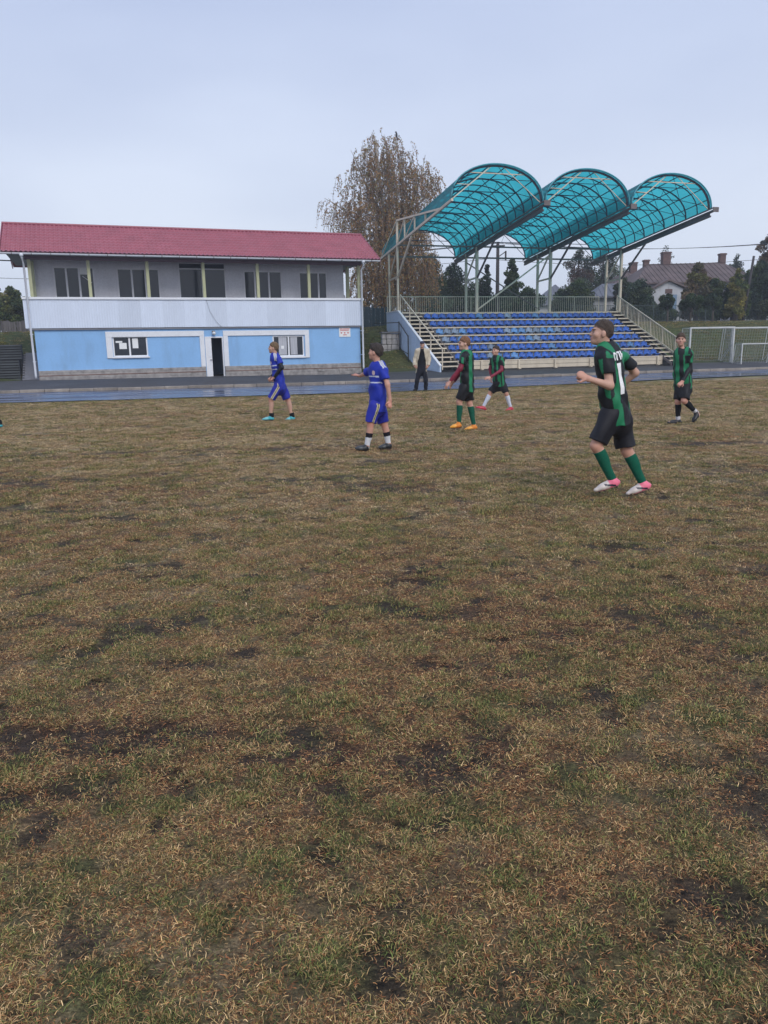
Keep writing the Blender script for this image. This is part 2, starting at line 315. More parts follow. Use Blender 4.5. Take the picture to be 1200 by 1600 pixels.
def soilmat():
    m, t, p, N, L = _nodes('muddy_pitch_turf')
    a = N('ShaderNodeVertexColor'); a.layer_name = 'Col'; co = N('ShaderNodeTexCoord')
    def nz(s, d=3, st=(1, 1, 1)):
        mp = N('ShaderNodeMapping'); mp.inputs['Scale'].default_value = st; L(co.outputs['Object'], mp.inputs[0])
        n = N('ShaderNodeTexNoise'); n.inputs['Scale'].default_value = s; n.inputs['Detail'].default_value = d; n.inputs['Roughness'].default_value = .65; L(mp.outputs[0], n.inputs['Vector']); return n.outputs['Fac']
    f = None
    for s, amp, st in ((9, .4, (1, 1.3, 1)), (55, .85, (.8, 1.3, 1)), (180, .6, (1, 1, 1))):
        mr = N('ShaderNodeMapRange'); mr.inputs[1].default_value = .28; mr.inputs[2].default_value = .72; mr.inputs[3].default_value = 1-amp; mr.inputs[4].default_value = 1+amp; L(nz(s, 4, st), mr.inputs[0])
        if f is None: f = mr.outputs[0]
        else:
            mu = N('ShaderNodeMath'); mu.operation = 'MULTIPLY'; L(f, mu.inputs[0]); L(mr.outputs[0], mu.inputs[1]); f = mu.outputs[0]
    vm = N('ShaderNodeVectorMath'); vm.operation = 'SCALE'; L(a.outputs[0], vm.inputs[0]); L(f, vm.inputs['Scale']); L(vm.outputs[0], p.inputs['Base Color'])
    p.inputs['Roughness'].default_value = .8; p.inputs['Specular IOR Level'].default_value = .25
    b = N('ShaderNodeBump'); b.inputs['Strength'].default_value = 1.0; b.inputs['Distance'].default_value = .03; L(nz(60, 6), b.inputs['Height']); L(b.outputs[0], p.inputs['Normal'])
    return m
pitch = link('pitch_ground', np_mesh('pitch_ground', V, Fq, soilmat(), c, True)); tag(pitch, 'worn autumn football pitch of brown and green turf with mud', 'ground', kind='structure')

# running track, wet blue surface
def trackmat():
    m, t, p, N, L = _nodes('wet_blue_track')
    co = N('ShaderNodeTexCoord'); mp = N('ShaderNodeMapping'); mp.inputs['Rotation'].default_value = (0, 0, R(-17)); mp.inputs['Scale'].default_value = (.35, 1.6, 1); L(co.outputs['Object'], mp.inputs[0])
    n = N('ShaderNodeTexNoise'); n.inputs['Scale'].default_value = 1.4; n.inputs['Detail'].default_value = 7; n.inputs['Roughness'].default_value = .65; L(mp.outputs[0], n.inputs['Vector'])
    rp = N('ShaderNodeValToRGB'); e = rp.color_ramp.elements; e[0].position = .36; e[0].color = (.022, .030, .055, 1); e[1].position = .62; e[1].color = (.085, .125, .24, 1); L(n.outputs['Fac'], rp.inputs[0]); L(rp.outputs[0], p.inputs['Base Color'])
    n2 = N('ShaderNodeTexNoise'); n2.inputs['Scale'].default_value = .9; n2.inputs['Detail'].default_value = 6; L(mp.outputs[0], n2.inputs['Vector'])
    mr = N('ShaderNodeMapRange'); mr.inputs[1].default_value = .4; mr.inputs[2].default_value = .6; mr.inputs[3].default_value = .07; mr.inputs[4].default_value = .5; L(n2.outputs['Fac'], mr.inputs[0]); L(mr.outputs[0], p.inputs['Roughness'])
    p.inputs['Specular IOR Level'].default_value = .5
    n3 = N('ShaderNodeTexNoise'); n3.inputs['Scale'].default_value = 6; n3.inputs['Detail'].default_value = 6; L(mp.outputs[0], n3.inputs['Vector'])
    b = N('ShaderNodeBump'); b.inputs['Strength'].default_value = .3; b.inputs['Distance'].default_value = .02; L(n3.outputs['Fac'], b.inputs['Height']); L(b.outputs[0], p.inputs['Normal'])
    return m
xs2 = np.linspace(-80, 115, 240); VV = []; ragged = .18*(fbm(xs2*1.3, xs2*0+5, 4)-.5)*2
for k in range(9):
    f = k/8; VV.append(np.stack([xs2, (yN(xs2)+ragged)*(1-f)+yK(xs2)*f, .012+.006*f+0*xs2], -1))
VV = np.concatenate(VV); n = len(xs2); i = (np.arange(8)[:, None]*n+np.arange(n-1)[None]).ravel()
tag(link('running_track', np_mesh('running_track', VV, np.stack([i, i+1, i+n+1, i+n], -1), trackmat())), 'wet blue running track between pitch and buildings', 'track', kind='structure')
# kerb of single stones
kroot = empty('kerb', (0, 34, 0)); tag(kroot, 'old concrete kerb along the far side of blue track', 'kerb', kind='structure')
x = -42.0; ki = 0
while x < 60:
    L0 = 1.0; x1 = x+L0*.94; a = Vector((x, float(yK(x))-34, 0)); b = Vector((x1, float(yK(x1))-34, 0)); d = (b-a).normalized(); b = b-d*.015
    dz = random.uniform(-.012, .012); a.z = b.z = .075+dz; o = MB().bar(a, b, .16, .13).build('kerb_stone', M['kerb'], kroot); bevel(o, .012, 1); x = x1; ki += 1
# apron and bank
xa = np.concatenate([np.linspace(-80, -30, 26), np.linspace(-29, 32, 123), np.linspace(34, 115, 40)])
fr_ = np.linspace(0, 1, 22); VV = []
def apron_back(x): return np.interp(x, [-80, -17.2, -17, -.3, .6, 3, 24, 115], [33, 40.0, 40.2, 45.6, 41.0, 42.0, 47.2, 75])
for f in fr_:
    y = (yK(xa)+.05)*(1-f)+apron_back(xa)*f; VV.append(np.stack([xa, y, zA(xa, y)+.006+.02*(fbm(xa*.6, y*.6, 3)-.5)*min(1, f*6)], -1))
VV = np.concatenate(VV); n = len(xa); i = (np.arange(21)[:, None]*n+np.arange(n-1)[None]).ravel()
tag(link('asphalt_path', np_mesh('asphalt_path', VV, np.stack([i, i+1, i+n+1, i+n], -1), M['asphalt'], None, True)), 'dark wet asphalt path in front of the buildings', 'path', kind='structure')
ya = nonuni(0, 1, .014, .0, .06); ya = ya[ya >= 0]; xb = np.concatenate([np.linspace(-300, -46, 40), np.linspace(-44, 60, 190), np.linspace(64, 330, 50)])
F_ = np.concatenate([np.linspace(0, .08, 50), np.linspace(.085, 1, 50)]); VV = []
for f in F_:
    y = yK(xb)+.03+f*420; z = zT(xb, y)-.03
    z = z+np.where(z > .9, .14*(fbm(xb*.5, y*.5, 3)-.5), 0); VV.append(np.stack([xb, y, z], -1))
VV = np.concatenate(VV); n = len(xb); i = (np.arange(len(F_)-1)[:, None]*n+np.arange(n-1)[None]).ravel()
gq = fbm(VV[:, 0]*.35, VV[:, 1]*.35, 4)[:, None]; gc = np.array([.035, .055, .016])*(1-gq)*1.3+np.array([.085, .085, .03])*gq*.9
tag(link('grass_bank', np_mesh('grass_bank', VV, np.stack([i, i+1, i+n+1, i+n], -1), colmat('bank_grass_soil', .9, .6, 30, .2, var=.4, scale=5), gc, True)), 'green grass bank rising behind the path', 'bank', kind='structure')

# ------------------------------------------------------------------ grass blades (instanced tufts)
def tuft(name, n, rad, ln, el, wd, cols, seed, mt):
    r = np.random.default_rng(seed); V = []; Fc = []; C = []
    for i in range(n):
        a = r.uniform(0, 2*math.pi); q = rad*math.sqrt(r.random()); p = np.array([q*math.cos(a), q*math.sin(a), 0.0])
        h = r.uniform(0, 2*math.pi); e = math.radians(r.uniform(*el)); L = r.uniform(*ln); bend = math.radians(r.uniform(-70, -5)); turn = r.uniform(-.7, .7)
        w_ = r.uniform(.7, 1.3)*wd; side = np.array([-math.sin(h), math.cos(h), r.uniform(-.5, .5)]); c0 = np.array(cols[r.integers(len(cols))])*np.array([1.18, 1.06, 1.02])*r.choice([.4, .65, .9, 1.15, 1.5])
        d1 = np.array([math.cos(h)*math.cos(e), math.sin(h)*math.cos(e), math.sin(e)]); e2 = e+bend; h2 = h+turn
        d2 = np.array([math.cos(h2)*math.cos(e2), math.sin(h2)*math.cos(e2), math.sin(e2)])
        p[2] = r.uniform(0, .006); m = p+d1*L*.55; t = m+d2*L*.45; t[2] = max(t[2], .001)
        b = len(V); V += [p-side*w_/2, p+side*w_/2, m+side*w_*.42, m-side*w_*.42, t]; Fc += [(b, b+1, b+2), (b, b+2, b+3), (b+3, b+2, b+4)]; C += [c0]*5
    me = np_mesh(name, np.array(V), np.array(Fc), mt, np.array(C)); return bpy.data.objects.new(name, me)
gm = colmat('grass_blade', .65, spec=.3, rnd=.3, var=.15, scale=20)
STR = [(.41, .295, .135), (.32, .215, .095), (.52, .40, .205), (.21, .125, .052), (.30, .24, .08)]; GRN = [(.095, .135, .036), (.15, .18, .05), (.065, .095, .028), (.22, .215, .07)]; BRN = [(.27, .12, .048), (.18, .08, .033), (.34, .19, .075), (.11, .055, .026)]
pc = bpy.data.collections.new('tuft_prototypes'); protos = []
for k in range(4): protos.append(tuft('tuft_a', 72, .078, (.012, .045), (0, 30), .0022, STR+BRN[:2], 100+k, gm))
for k in range(4): protos.append(tuft('tuft_b', 56, .056, (.012, .042), (20, 75), .0026, GRN*2+STR[:2], 200+k, gm))
for k in range(4): protos.append(tuft('tuft_c', 60, .080, (.010, .036), (0, 22), .0026, BRN+STR[:1], 300+k, gm))
for k in range(4): protos.append(tuft('tuft_d', 66, .072, (.012, .042), (5, 50), .0023, GRN[:3]+STR, 400+k, gm))
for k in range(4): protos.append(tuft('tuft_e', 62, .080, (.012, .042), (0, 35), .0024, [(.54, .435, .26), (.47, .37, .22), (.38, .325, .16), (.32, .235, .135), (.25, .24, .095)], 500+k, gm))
protos.sort(key=lambda o: o.name)
for o in protos: pc.objects.link(o)
def scatter(name, P, idx, rot, scl, parent_label, cat):
    me = bpy.data.meshes.new(name); me.vertices.add(len(P)); me.vertices.foreach_set('co', np.asarray(P, np.float32).ravel())
    for nm, typ, d in (('idx', 'INT', np.asarray(idx, np.int32)), ('rotz', 'FLOAT', np.asarray(rot, np.float32)), ('scl', 'FLOAT', np.asarray(scl, np.float32))):
        a = me.attributes.new(nm, typ, 'POINT'); a.data.foreach_set('value', d)
    o = link(name, me); ng = bpy.data.node_groups.new(name, 'GeometryNodeTree')
    ng.interface.new_socket('Geometry', in_out='INPUT', socket_type='NodeSocketGeometry'); ng.interface.new_socket('Geometry', in_out='OUTPUT', socket_type='NodeSocketGeometry')
    N = ng.nodes.new; L = ng.links.new; gi = N('NodeGroupInput'); go = N('NodeGroupOutput'); ip = N('GeometryNodeInstanceOnPoints'); ci = N('GeometryNodeCollectionInfo')
    ci.inputs['Collection'].default_value = pc; ci.inputs['Separate Children'].default_value = True; ci.inputs['Reset Children'].default_value = True
    ip.inputs['Pick Instance'].default_value = True
    def attr(nm, t):
        n = N('GeometryNodeInputNamedAttribute'); n.data_type = t; n.inputs['Name'].default_value = nm; return n.outputs['Attribute']
    cx = N('ShaderNodeCombineXYZ'); L(attr('rotz', 'FLOAT'), cx.inputs[2])
    L(gi.outputs[0], ip.inputs['Points']); L(ci.outputs[0], ip.inputs['Instance']); L(attr('idx', 'INT'), ip.inputs['Instance Index']); L(cx.outputs[0], ip.inputs['Rotation']); L(attr('scl', 'FLOAT'), ip.inputs['Scale']); L(ip.outputs[0], go.inputs[0])
    o.modifiers.new('tufts', 'NODES').node_group = ng
    return tag(o, parent_label, cat, kind='stuff')
def pick(m, g, x, y, r):
    b = fbm(x*1.7+8, y*2.2+3, 4); u = r.random(len(x)); t = np.zeros(len(x), int)
    red = np.clip((fbm(x*.8+31, y*1.1+60, 4)-.43)*4, 0, 1); t[u < np.clip((b-.42)*1.6+m*.8+red*.6+np.interp(y, [1, 4, 9], [.32, .2, 0]), .10, .9)] = 2; t[(r.random(len(x)) < .35)] = 3
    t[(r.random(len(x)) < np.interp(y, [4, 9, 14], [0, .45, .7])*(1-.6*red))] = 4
    t[r.random(len(x)) < g*np.interp(y, [2, 8], [.68, .85])] = 1
    return t*4+r.integers(0, 4, len(x))
PP = []; II = []; SS = []
for (y0, y1, den, s) in ((.7, 2.4, 1250, .58), (2.4, 4, 950, .66), (4, 6.5, 700, .76), (6.5, 11, 360, .98), (11, 18, 170, 1.3), (18, 31, 85, 1.6)):
    hw = y1*.62+1.2; n = int((y1-y0)*2*hw*den); x = RNG.uniform(-hw, hw, n); y = RNG.uniform(y0, y1, n); ok = np.abs(x) < y*.62+.9; x = x[ok]; y = y[ok]
    m, g = masks(x, y); keep = (RNG.random(len(x)) > m*.74) & (y < yN(x)+.05); x = x[keep]; y = y[keep]; m = m[keep]; g = g[keep]
    PP.append(np.stack([x, y, zP(x, y)-.002], -1)); II.append(pick(m, g, x, y, RNG)); SS.append(s*RNG.uniform(.65, 1.3, len(x)))
P_ = np.concatenate(PP); I_ = np.concatenate(II); S_ = np.concatenate(SS)
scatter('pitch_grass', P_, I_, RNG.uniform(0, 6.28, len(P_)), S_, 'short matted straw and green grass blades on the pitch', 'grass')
# bank grass
x = RNG.uniform(-22, 46, 26000); y = RNG.uniform(36, 70, 26000); z = zT(x, y); ok = z > .45; x = x[ok]; y = y[ok]; z = z[ok]
sS, tS = frame(x, y, SO, SYAW); sB, tB = frame(x, y, BO, BYAW); ok = ~((sS > -.5) & (sS < 14.3) & (tS < 8.2)) & ~((sB > -.4) & (sB < 17.1) & (tB < 5.5)); x = x[ok]; y = y[ok]; z = z[ok]
scatter('bank_grass', np.stack([x, y, z-.04], -1), np.where(RNG.random(len(x)) < .7, 4, 12)+RNG.integers(0, 4, len(x)), RNG.uniform(0, 6.28, len(x)), RNG.uniform(2.2, 4.2, len(x)), 'longer green grass covering the bank', 'grass')

# ================================================================== PAVILION  (local: x along the front, y into depth, z up)
pav = empty('pavilion', BO, BYAW); tag(pav, 'two-storey pale blue pavilion with burgundy tiled roof and long balcony', 'building')
def holed_wall(name, mt, parent, x0, x1, z0, z1, y0, y1, holes):
    "wall slab with rectangular openings (hx0,hx1,hz0,hz1) and their reveals"
    X = sorted({x0, x1} | {h[0] for h in holes} | {h[1] for h in holes}); Z = sorted({z0, z1} | {h[2] for h in holes} | {h[3] for h in holes}); Z = [z for z in Z if z0 <= z <= z1]
    ins = lambda a, b: any(h[0] < a < h[1] and h[2] < b < h[3] for h in holes); mb = MB()
    for i in range(len(X)-1):
        for j in range(len(Z)-1):
            a, b, c, d = X[i], X[i+1], Z[j], Z[j+1]
            if ins((a+b)/2, (c+d)/2): continue
            mb.add([(a,y0,c),(b,y0,c),(b,y0,d),(a,y0,d)], [(0,1,2,3)]); mb.add([(a,y1,c),(b,y1,c),(b,y1,d),(a,y1,d)], [(3,2,1,0)])
    for a, b, c, d in holes:
        mb.add([(a,y0,c),(b,y0,c),(b,y1,c),(a,y1,c)], [(0,1,2,3)]); mb.add([(a,y0,d),(b,y0,d),(b,y1,d),(a,y1,d)], [(3,2,1,0)])
        mb.add([(a,y0,c),(a,y1,c),(a,y1,d),(a,y0,d)], [(0,1,2,3)]); mb.add([(b,y0,c),(b,y1,c),(b,y1,d),(b,y0,d)], [(3,2,1,0)])
    for e, (xa_, xb_) in enumerate(((x0, x0), (x1, x1))): mb.add([(xa_,y0,z0),(xa_,y1,z0),(xa_,y1,z1),(xa_,y0,z1)], [(0,1,2,3)])
    mb.add([(x0,y0,z1),(x1,y0,z1),(x1,y1,z1),(x0,y1,z1)], [(0,1,2,3)])
    me = bpy.data.meshes.new(name); me.from_pydata(mb.v, [], mb.f); me.materials.append(mt); return link(name, me, parent)
DP = 5.2
W1 = (3.55, 5.24, 1.36, 2.38); W2 = (11.72, 13.45, 1.20, 2.32); DO = (8.13, 9.06, .10, 2.31)
holed_wall('front_wall', M['blue_wall'], pav, 0, 16.7, .05, 2.86, 0, .3, [W1, W2, DO])
MB().box(0, .3, .3, DP, .05, 2.86).box(16.4, 16.7, .3, DP, .05, 2.86).box(.3, 16.4, DP-.3, DP, .05, 2.86).build('side_and_rear_wall', M['blue_wall'], pav)
box('floor_slab', M['dark'], pav, .3, 16.4, .3, DP-.3, .02, .10)
# room partition keeps the interior dark and closed
MB().box(7.2, 7.3, .3, DP-.3, .1, 2.75).box(10.2, 10.3, .3, DP-.3, .1, 2.75).build('partition', M['white_wall'], pav)
# stone plinth: split-face blocks in courses
rs = random.Random(5); mb = MB()
def stones(mb, x0, x1, z0, z1, y, nrow):
    h = (z1-z0)/nrow
    for r_ in range(nrow):
        x = x0
        while x < x1-.02:
            L = min(rs.uniform(.16, .48), x1-x); pr = rs.uniform(.0, .035); mb.box(x+.006, x+L-.006, y-pr, y+.05, z0+r_*h+.005, z0+(r_+1)*h-.005); x += L
for a, b in ((.02, 8.08), (9.1, 16.68)):
    stones(mb, a, b, -.05, .50, -.115, 4); stones(mb, a, b, .535, .76, -.055, 2)
tag(mb.build('stone_plinth', M['stone'], pav), kind='stuff')
MB().box(0, 8.09, -.105, 0, -.1, .50).box(9.08, 16.7, -.105, 0, -.1, .50).box(0, 8.09, -.05, 0, .50, .765).box(9.08, 16.7, -.05, 0, .50, .765).build('plinth_core', M['stone'], pav)
MB().box(0, 8.09, -.14, -.05, .502, .53).box(9.08, 16.7, -.14, -.05, .502, .53).build('plinth_ledge', mat('rusty_ledge', (.22, .12, .09), .8, .3, 4), pav)
# white surrounds
for nm, bs in (('wall_surround', [(3.24, 8.10, 2.335, 2.61), (3.24, 3.53, 1.30, 2.335), (7.86, 8.10, .77, 2.335)]), ('wall_surround', [(9.08, 13.74, 2.335, 2.60), (9.08, 9.33, .77, 2.335), (13.5, 13.74, 1.12, 2.335)])):
    m_ = MB()
    for a, b, c, d in bs: m_.box(a, b, -.06, 0, c, d)
    bevel(m_.build(nm, M['trim'], pav), .012)
def window(nm, x0, x1, z0, z1, y, muls, parent, fr=.07, mt=None, transom=None):
    w_ = MB().box(x0, x0+fr, y-.03, y+.05, z0, z1).box(x1-fr, x1, y-.03, y+.05, z0, z1).box(x0+fr, x1-fr, y-.03, y+.05, z0, z0+fr).box(x0+fr, x1-fr, y-.03, y+.05, z1-fr, z1)
    for q in muls: w_.box(q-fr*.6, q+fr*.6, y-.034, y+.05, z0+fr, z1-fr)
    if transom: w_.box(x0+fr, x1-fr, y-.032, y+.048, transom-fr*.4, transom+fr*.4)
    f = w_.build(nm, mt or M['pvc'], parent); ed = [x0+fr]+[q for q in muls]+[x1-fr]
    for i in range(len(ed)-1): box('pane', M['glass'], f, ed[i]+(fr*.6 if i else 0), ed[i+1]-(fr*.6 if i < len(ed)-2 else 0), y, y+.012, z0+fr, z1-fr)
    return f
wa = window('window', *W1, .06, [4.36], pav); box('sill', M['pvc'], wa, 3.5, 5.30, -.10, -.003, 1.30, 1.36)
wb = window('window', *W2, .06, [12.6], pav); box('sill', M['pvc'], wb, 11.66, 13.5, -.10, -.003, 1.12, 1.20)
for nm, a, b, c, d in (('notice', 3.70, 4.02, 2.06, 2.15), ('notice', 3.86, 4.22, 1.75, 2.05), ('notice', 4.50, 4.78, 1.78, 2.28)): box(nm, M['paper'], wa, a, b, .052, .056, c, d)
for a, b in ((12.05, 12.5), (12.7, 13.08)): box('curtain', M['curtain'], wb, a, b, .05, .055, 1.30, 2.24)
box('notice', M['paper'], wb, 12.18, 12.34, .042, .046, 1.62, 1.78)
# door: fixed white half, open dark half
df = MB().box(8.13, 8.18, -.03, .25, .10, 2.31).box(9.01, 9.06, -.03, .25, .10, 2.31).box(8.18, 9.01, -.03, .25, 2.24, 2.31).build('door_frame', M['pvc'], pav)
dl = MB().box(8.18, 8.45, -.02, .04, .12, 2.24).build('door_leaf', M['pvc'], df); box('door_panel', M['trim'], dl, 8.22, 8.42, -.03, -.021, 1.25, 2.1); box('door_panel', M['trim'], dl, 8.22, 8.42, -.03, -.021, .25, 1.1)
MB().bar((8.42, -.03, 1.12), (8.42, -.09, 1.12), .025).bar((8.42, -.08, 1.12), (8.32, -.08, 1.12), .025).build('door_handle', M['greybeam'], dl)
MB().box(8.46, 9.0, .2, .95, .10, .12).build('door_threshold', M['concrete'], pav)
def ball(name, c, r, m_, parent, sx=1, sy=1, sz=1, seg=10):
    bm = bmesh.new(); bmesh.ops.create_uvsphere(bm, u_segments=seg*2, v_segments=seg, radius=1); me = bpy.data.meshes.new(name)
    for v in bm.verts: v.co = Vector((v.co.x*r*sx+c[0], v.co.y*r*sy+c[1], v.co.z*r*sz+c[2]))
    for f in bm.faces: f.smooth = True
    bm.to_mesh(me); bm.free(); me.materials.append(m_); return link(name, me, parent)
lp = MB().box(8.52, 8.68, -.05, 0, 2.48, 2.6).bar((8.6, -.05, 2.56), (8.6, -.16, 2.56), .04).build('wall_lamp', M['greybeam'], pav); ball('lamp_globe', (8.6, -.17, 2.47), .095, mat('milky_globe', (.7, .72, .74), .3, .03), lp)
# balcony: slab, corrugated parapet sheets, cap rail
box('balcony_slab', M['soffit'], pav, -.25, 16.85, -.10, 1.75, 2.72, 2.93)
PW = 1.076; x0 = -.36
def corr(width, z0, z1, pitch=.12, depth=.008, both=True):
    n = round(width/pitch); p = width/n; prof = []
    for i in range(n): a = i*p; prof += [(a, 0), (a+p*.62, 0), (a+p*.70, -depth), (a+p*.92, -depth)]
    prof.append((width, 0)); mb = MB(); k = len(prof)
    mb.add([(x, y, z0) for x, y in prof]+[(x, y, z1) for x, y in prof], [(i, i+1, k+i+1, k+i) for i in range(k-1)])
    mb.add([(x, y+.006, z0) for x, y in prof]+[(x, y+.006, z1) for x, y in prof], [(i, k+i, k+i+1, i+1) for i in range(k-1)])
    return mb
pm = corr(PW, 2.80, 4.16).mesh('parapet_sheet', M['parapet'])
for i in range(16):
    o = link('parapet_sheet', pm, pav, (x0+i*PW, -.155-(.004 if i % 2 else 0), 0))
pe = corr(1.9, 2.80, 4.16).mesh('parapet_end_sheet', M['parapet'])
for xx, rz in ((x0+.02, R(90)), (x0+16*PW-.02, R(90))): link('parapet_end_sheet', pe, pav, (xx, -.14, 0), rz)
MB().box(x0-.03, x0+16*PW+.03, -.22, -.06, 4.16, 4.27).build('parapet_cap', M['trim'], pav)
MB().box(x0+.03, x0+16*PW-.03, -.10, -.04, 2.95, 4.155).build('parapet_backing', M['soffit'], pav)
for q in (.08, 2.74, 5.51, 8.28, 11.09, 13.87, 16.70): bevel(box('column', M['column'], pav, q-.075, q+.075, -.02, .13, 2.93, 6.02), .01)
bevel(box('corner_post', M['column'], pav, 16.45, 16.62, 1.45, 1.62, 2.93, 6.1), .01); bevel(box('corner_post', M['column'], pav, .02, .2, 1.40, 1.58, 2.93, 6.1), .01)
MB().box(-.1, 16.85, -.05, .16, 6.02, 6.2).build('eave_beam', M['beamdark'], pav)
U = [(1.05, 3.0, 3.5, 5.88), (4.08, 6.22, 3.5, 5.85), (7.18, 9.68, 2.95, 6.2), (10.63, 12.76, 3.5, 5.82), (13.72, 15.36, 3.5, 5.80)]
holed_wall('upper_wall', M['white_wall'], pav, .2, 16.32, 2.93, 6.28, 1.6, 1.85, U)
MB().box(.2, .4, 1.85, DP, 2.9, 6.28).box(16.1, 16.32, 1.85, DP, 2.9, 6.28).box(.4, 16.1, DP-.2, DP, 2.9, 6.28).build('upper_side_wall', M['white_wall'], pav)
gm_ = mat('off_white_window_frame', (.74, .74, .78), .5, .05)
MUL = [[1.66, 2.27], [4.82, 5.5], [8.43], [11.25, 12.03], [14.3, 14.85]]
for (a, b, c, d), mu in zip(U, MUL):
    f = window('balcony_door' if c < 3 else 'balcony_window', a, b, c, d, 1.66, mu, pav, .075, gm_, 5.86 if c < 3 else None)
    if a < 1.1: box('notice', M['paper'], f, 2.32, 2.66, 1.62, 1.628, 5.50, 5.82); MB().bar((2.42, 1.62, 5.42), (2.85, 1.62, 5.10), .03).build('window_stay', M['trim'], f)
MB().box(-.9, 17.5, -.3, DP+.3, 6.285, 6.34).build('soffit', M['soffit'], pav)
# roof: stepped wavy metal tile, two slopes
EY, EZ, RY, RZ = -.62, 6.26, 2.55, 7.98; RX0, RX1 = -1.06, 17.70
def tile_slope(y0, z0, y1, z1, nrows=10, wave=.21):
    xs_ = np.arange(RX0, RX1+.001, wave/6); L = math.hypot(y1-y0, z1-z0); dy, dz = (y1-y0)/L, (z1-z0)/L; ny, nz_ = -dz*np.sign(y1-y0), abs(dy)
    prof = .034*np.maximum(np.sin(2*math.pi*xs_/wave), -.55); rows = []
    for r_ in range(nrows):
        for q, lift in ((0, .048), (.5, .022), (.985, .0)):
            s_ = (r_+q)/nrows*L; hh = prof*(1.0)+lift; rows.append(np.stack([xs_, y0+dy*s_+ny*hh, z0+dz*s_+nz_*hh], -1))
    V = np.concatenate(rows); n = len(xs_); i = (np.arange(len(rows)-1)[:, None]*n+np.arange(n-1)[None]).ravel(); Fq = np.stack([i, i+1, i+n+1, i+n], -1)
    return np_mesh('roof_tiles', V, Fq, M['roof'], None, False)
rf = MB().prism([(EY, EZ-.05), (EY, EZ), (RY, RZ), (2*RY-EY, EZ), (2*RY-EY, EZ-.05), (RY, RZ-.1)], RX0+.02, RX1-.02).build('roof', M['roof_trim'], pav)
link('roof_tiles', tile_slope(EY-.05, EZ+.0, RY, RZ+.0), rf); link('roof_tiles', tile_slope(2*RY-EY+.05, EZ, RY, RZ), rf)
MB().tube([(RX0-.03, RY, RZ+.02), (RX1+.03, RY, RZ+.02)], .075, 8).build('ridge_cap', M['roof_trim'], rf)
for xx in (RX0-.05, RX1+.01):
    m_ = MB()
    for (ya_, za_), (yb_, zb_) in (((EY-.06, EZ-.02), (RY, RZ)), ((2*RY-EY+.06, EZ-.02), (RY, RZ))):
        m_.add([(xx, ya_, za_-.10), (xx+.04, ya_, za_-.10), (xx+.04, ya_, za_+.09), (xx, ya_, za_+.09), (xx, yb_, zb_-.10), (xx+.04, yb_, zb_-.10), (xx+.04, yb_, zb_+.09), (xx, yb_, zb_+.09)], [(0,1,2,3), (7,6,5,4), (0,4,5,1), (1,5,6,2), (2,6,7,3), (3,7,4,0)])
    m_.build('barge_board', M['roof_trim'], rf)
for xx in (.2, 16.12): MB().prism([(.3, 6.34), (DP-.2, 6.34), (RY, RZ-.15)], xx, xx+.18).build('gable_wall', M['white_wall'], pav)
gu = MB(); gp = [(-.075, 0), (-.055, -.055), (0, -.08), (.055, -.055), (.075, 0), (.06, 0), (0, -.06), (-.06, 0)]
gu.prism([(EY-.12+a, EZ-.03+b) for a, b in gp], RX0, RX1).build('gutter', M['downpipe'], rf)
for q in np.linspace(RX0+.5, RX1-.5, 22): box('gutter_bracket', M['greybeam'], rf, q-.012, q+.012, EY-.21, EY-.03, EZ-.12, EZ-.018)
for s_, xb_ in ((-.13, -.13), (16.76, 16.76)):
    xt = s_-.02; dn = MB().tube([(xt, EY-.12, EZ-.09), (xt, EY-.12, EZ-.25), (xb_, -.30, 5.75), (xb_, -.30, .55), (xb_, -.30, .42)], .052, 10).build('downpipe', M['downpipe'], pav, True)
    ball('pipe_funnel', (xt, EY-.12, EZ-.12), .09, M['downpipe'], dn, 1, 1, 1.1)
    for zz in (1.2, 2.5, 5.0): box('pipe_clip', M['downpipe'], dn, xb_-.07, xb_+.07, -.30, -.16 if zz > 2.8 else -.05, zz, zz+.035)
# sign with red writing
sg = box('wall_sign', M['paper'], pav, 15.47, 16.12, -.03, -.003, 2.20, 2.70)
rs2 = random.Random(2)
for z_, h_ in ((2.60, .05), (2.52, .05)):
    x = 15.53
    while x < 16.04: q = rs2.uniform(.02, .045); box('lettering', M['red_ink'], sg, x, x+q, -.034, -.0305, z_, z_+h_); x += q+.016
for q in (15.60, 15.79, 15.98): MB().prism([(q-.055, 2.47), (q, 2.435), (q+.055, 2.47), (q+.02, 2.38), (q-.02, 2.38)], -.034, -.0305, 1).build('sign_emblem', M['red_ink'], sg)
box('lettering', M['red_ink'], sg, 15.70, 15.9, -.034, -.0305, 2.29, 2.33)
MB().tube([(8.30, -.20, 4.2), (8.45, -.215, 3.6), (8.72, -.215, 3.1), (9.0, -.2, 2.8)], .006, 5).build('hanging_cable', M['cable'], pav)

# ================================================================== GRANDSTAND
gs = empty('grandstand', SO, SYAW); tag(gs, 'small stepped grandstand with rows of blue plastic seats and cream railings', 'grandstand')
RUN, RISE, Z0 = .92, .447, .83; S0, S1 = .85, 13.25; STL, STR_ = (-.28, .83), (13.27, 14.12); TOPT = 6*RUN; TZ = Z0+6*RISE
for i in range(6):
    t0 = i*RUN; z = Z0+i*RISE
    box('tier', M['concrete'], gs, S0, S1, t0+.07, t0+RUN+.07, z-.40 if i else .25, z-.01)
    box('tier_nosing', M['cream'], gs, S0, S1+.0, t0-.01, t0+.068, z-.065, z+.004)
    if i < 6: 
        for q in (S0+.03, S1-.03): box('nosing_upright', M['cream'], gs, q-.03, q+.03, t0-.012, t0+.05, z-RISE+.01 if i else .36, z-.087)
box('tier_nosing', M['cream'], gs, S0-.6, S1+.9, TOPT-.01, TOPT+.068, TZ-.10, TZ)
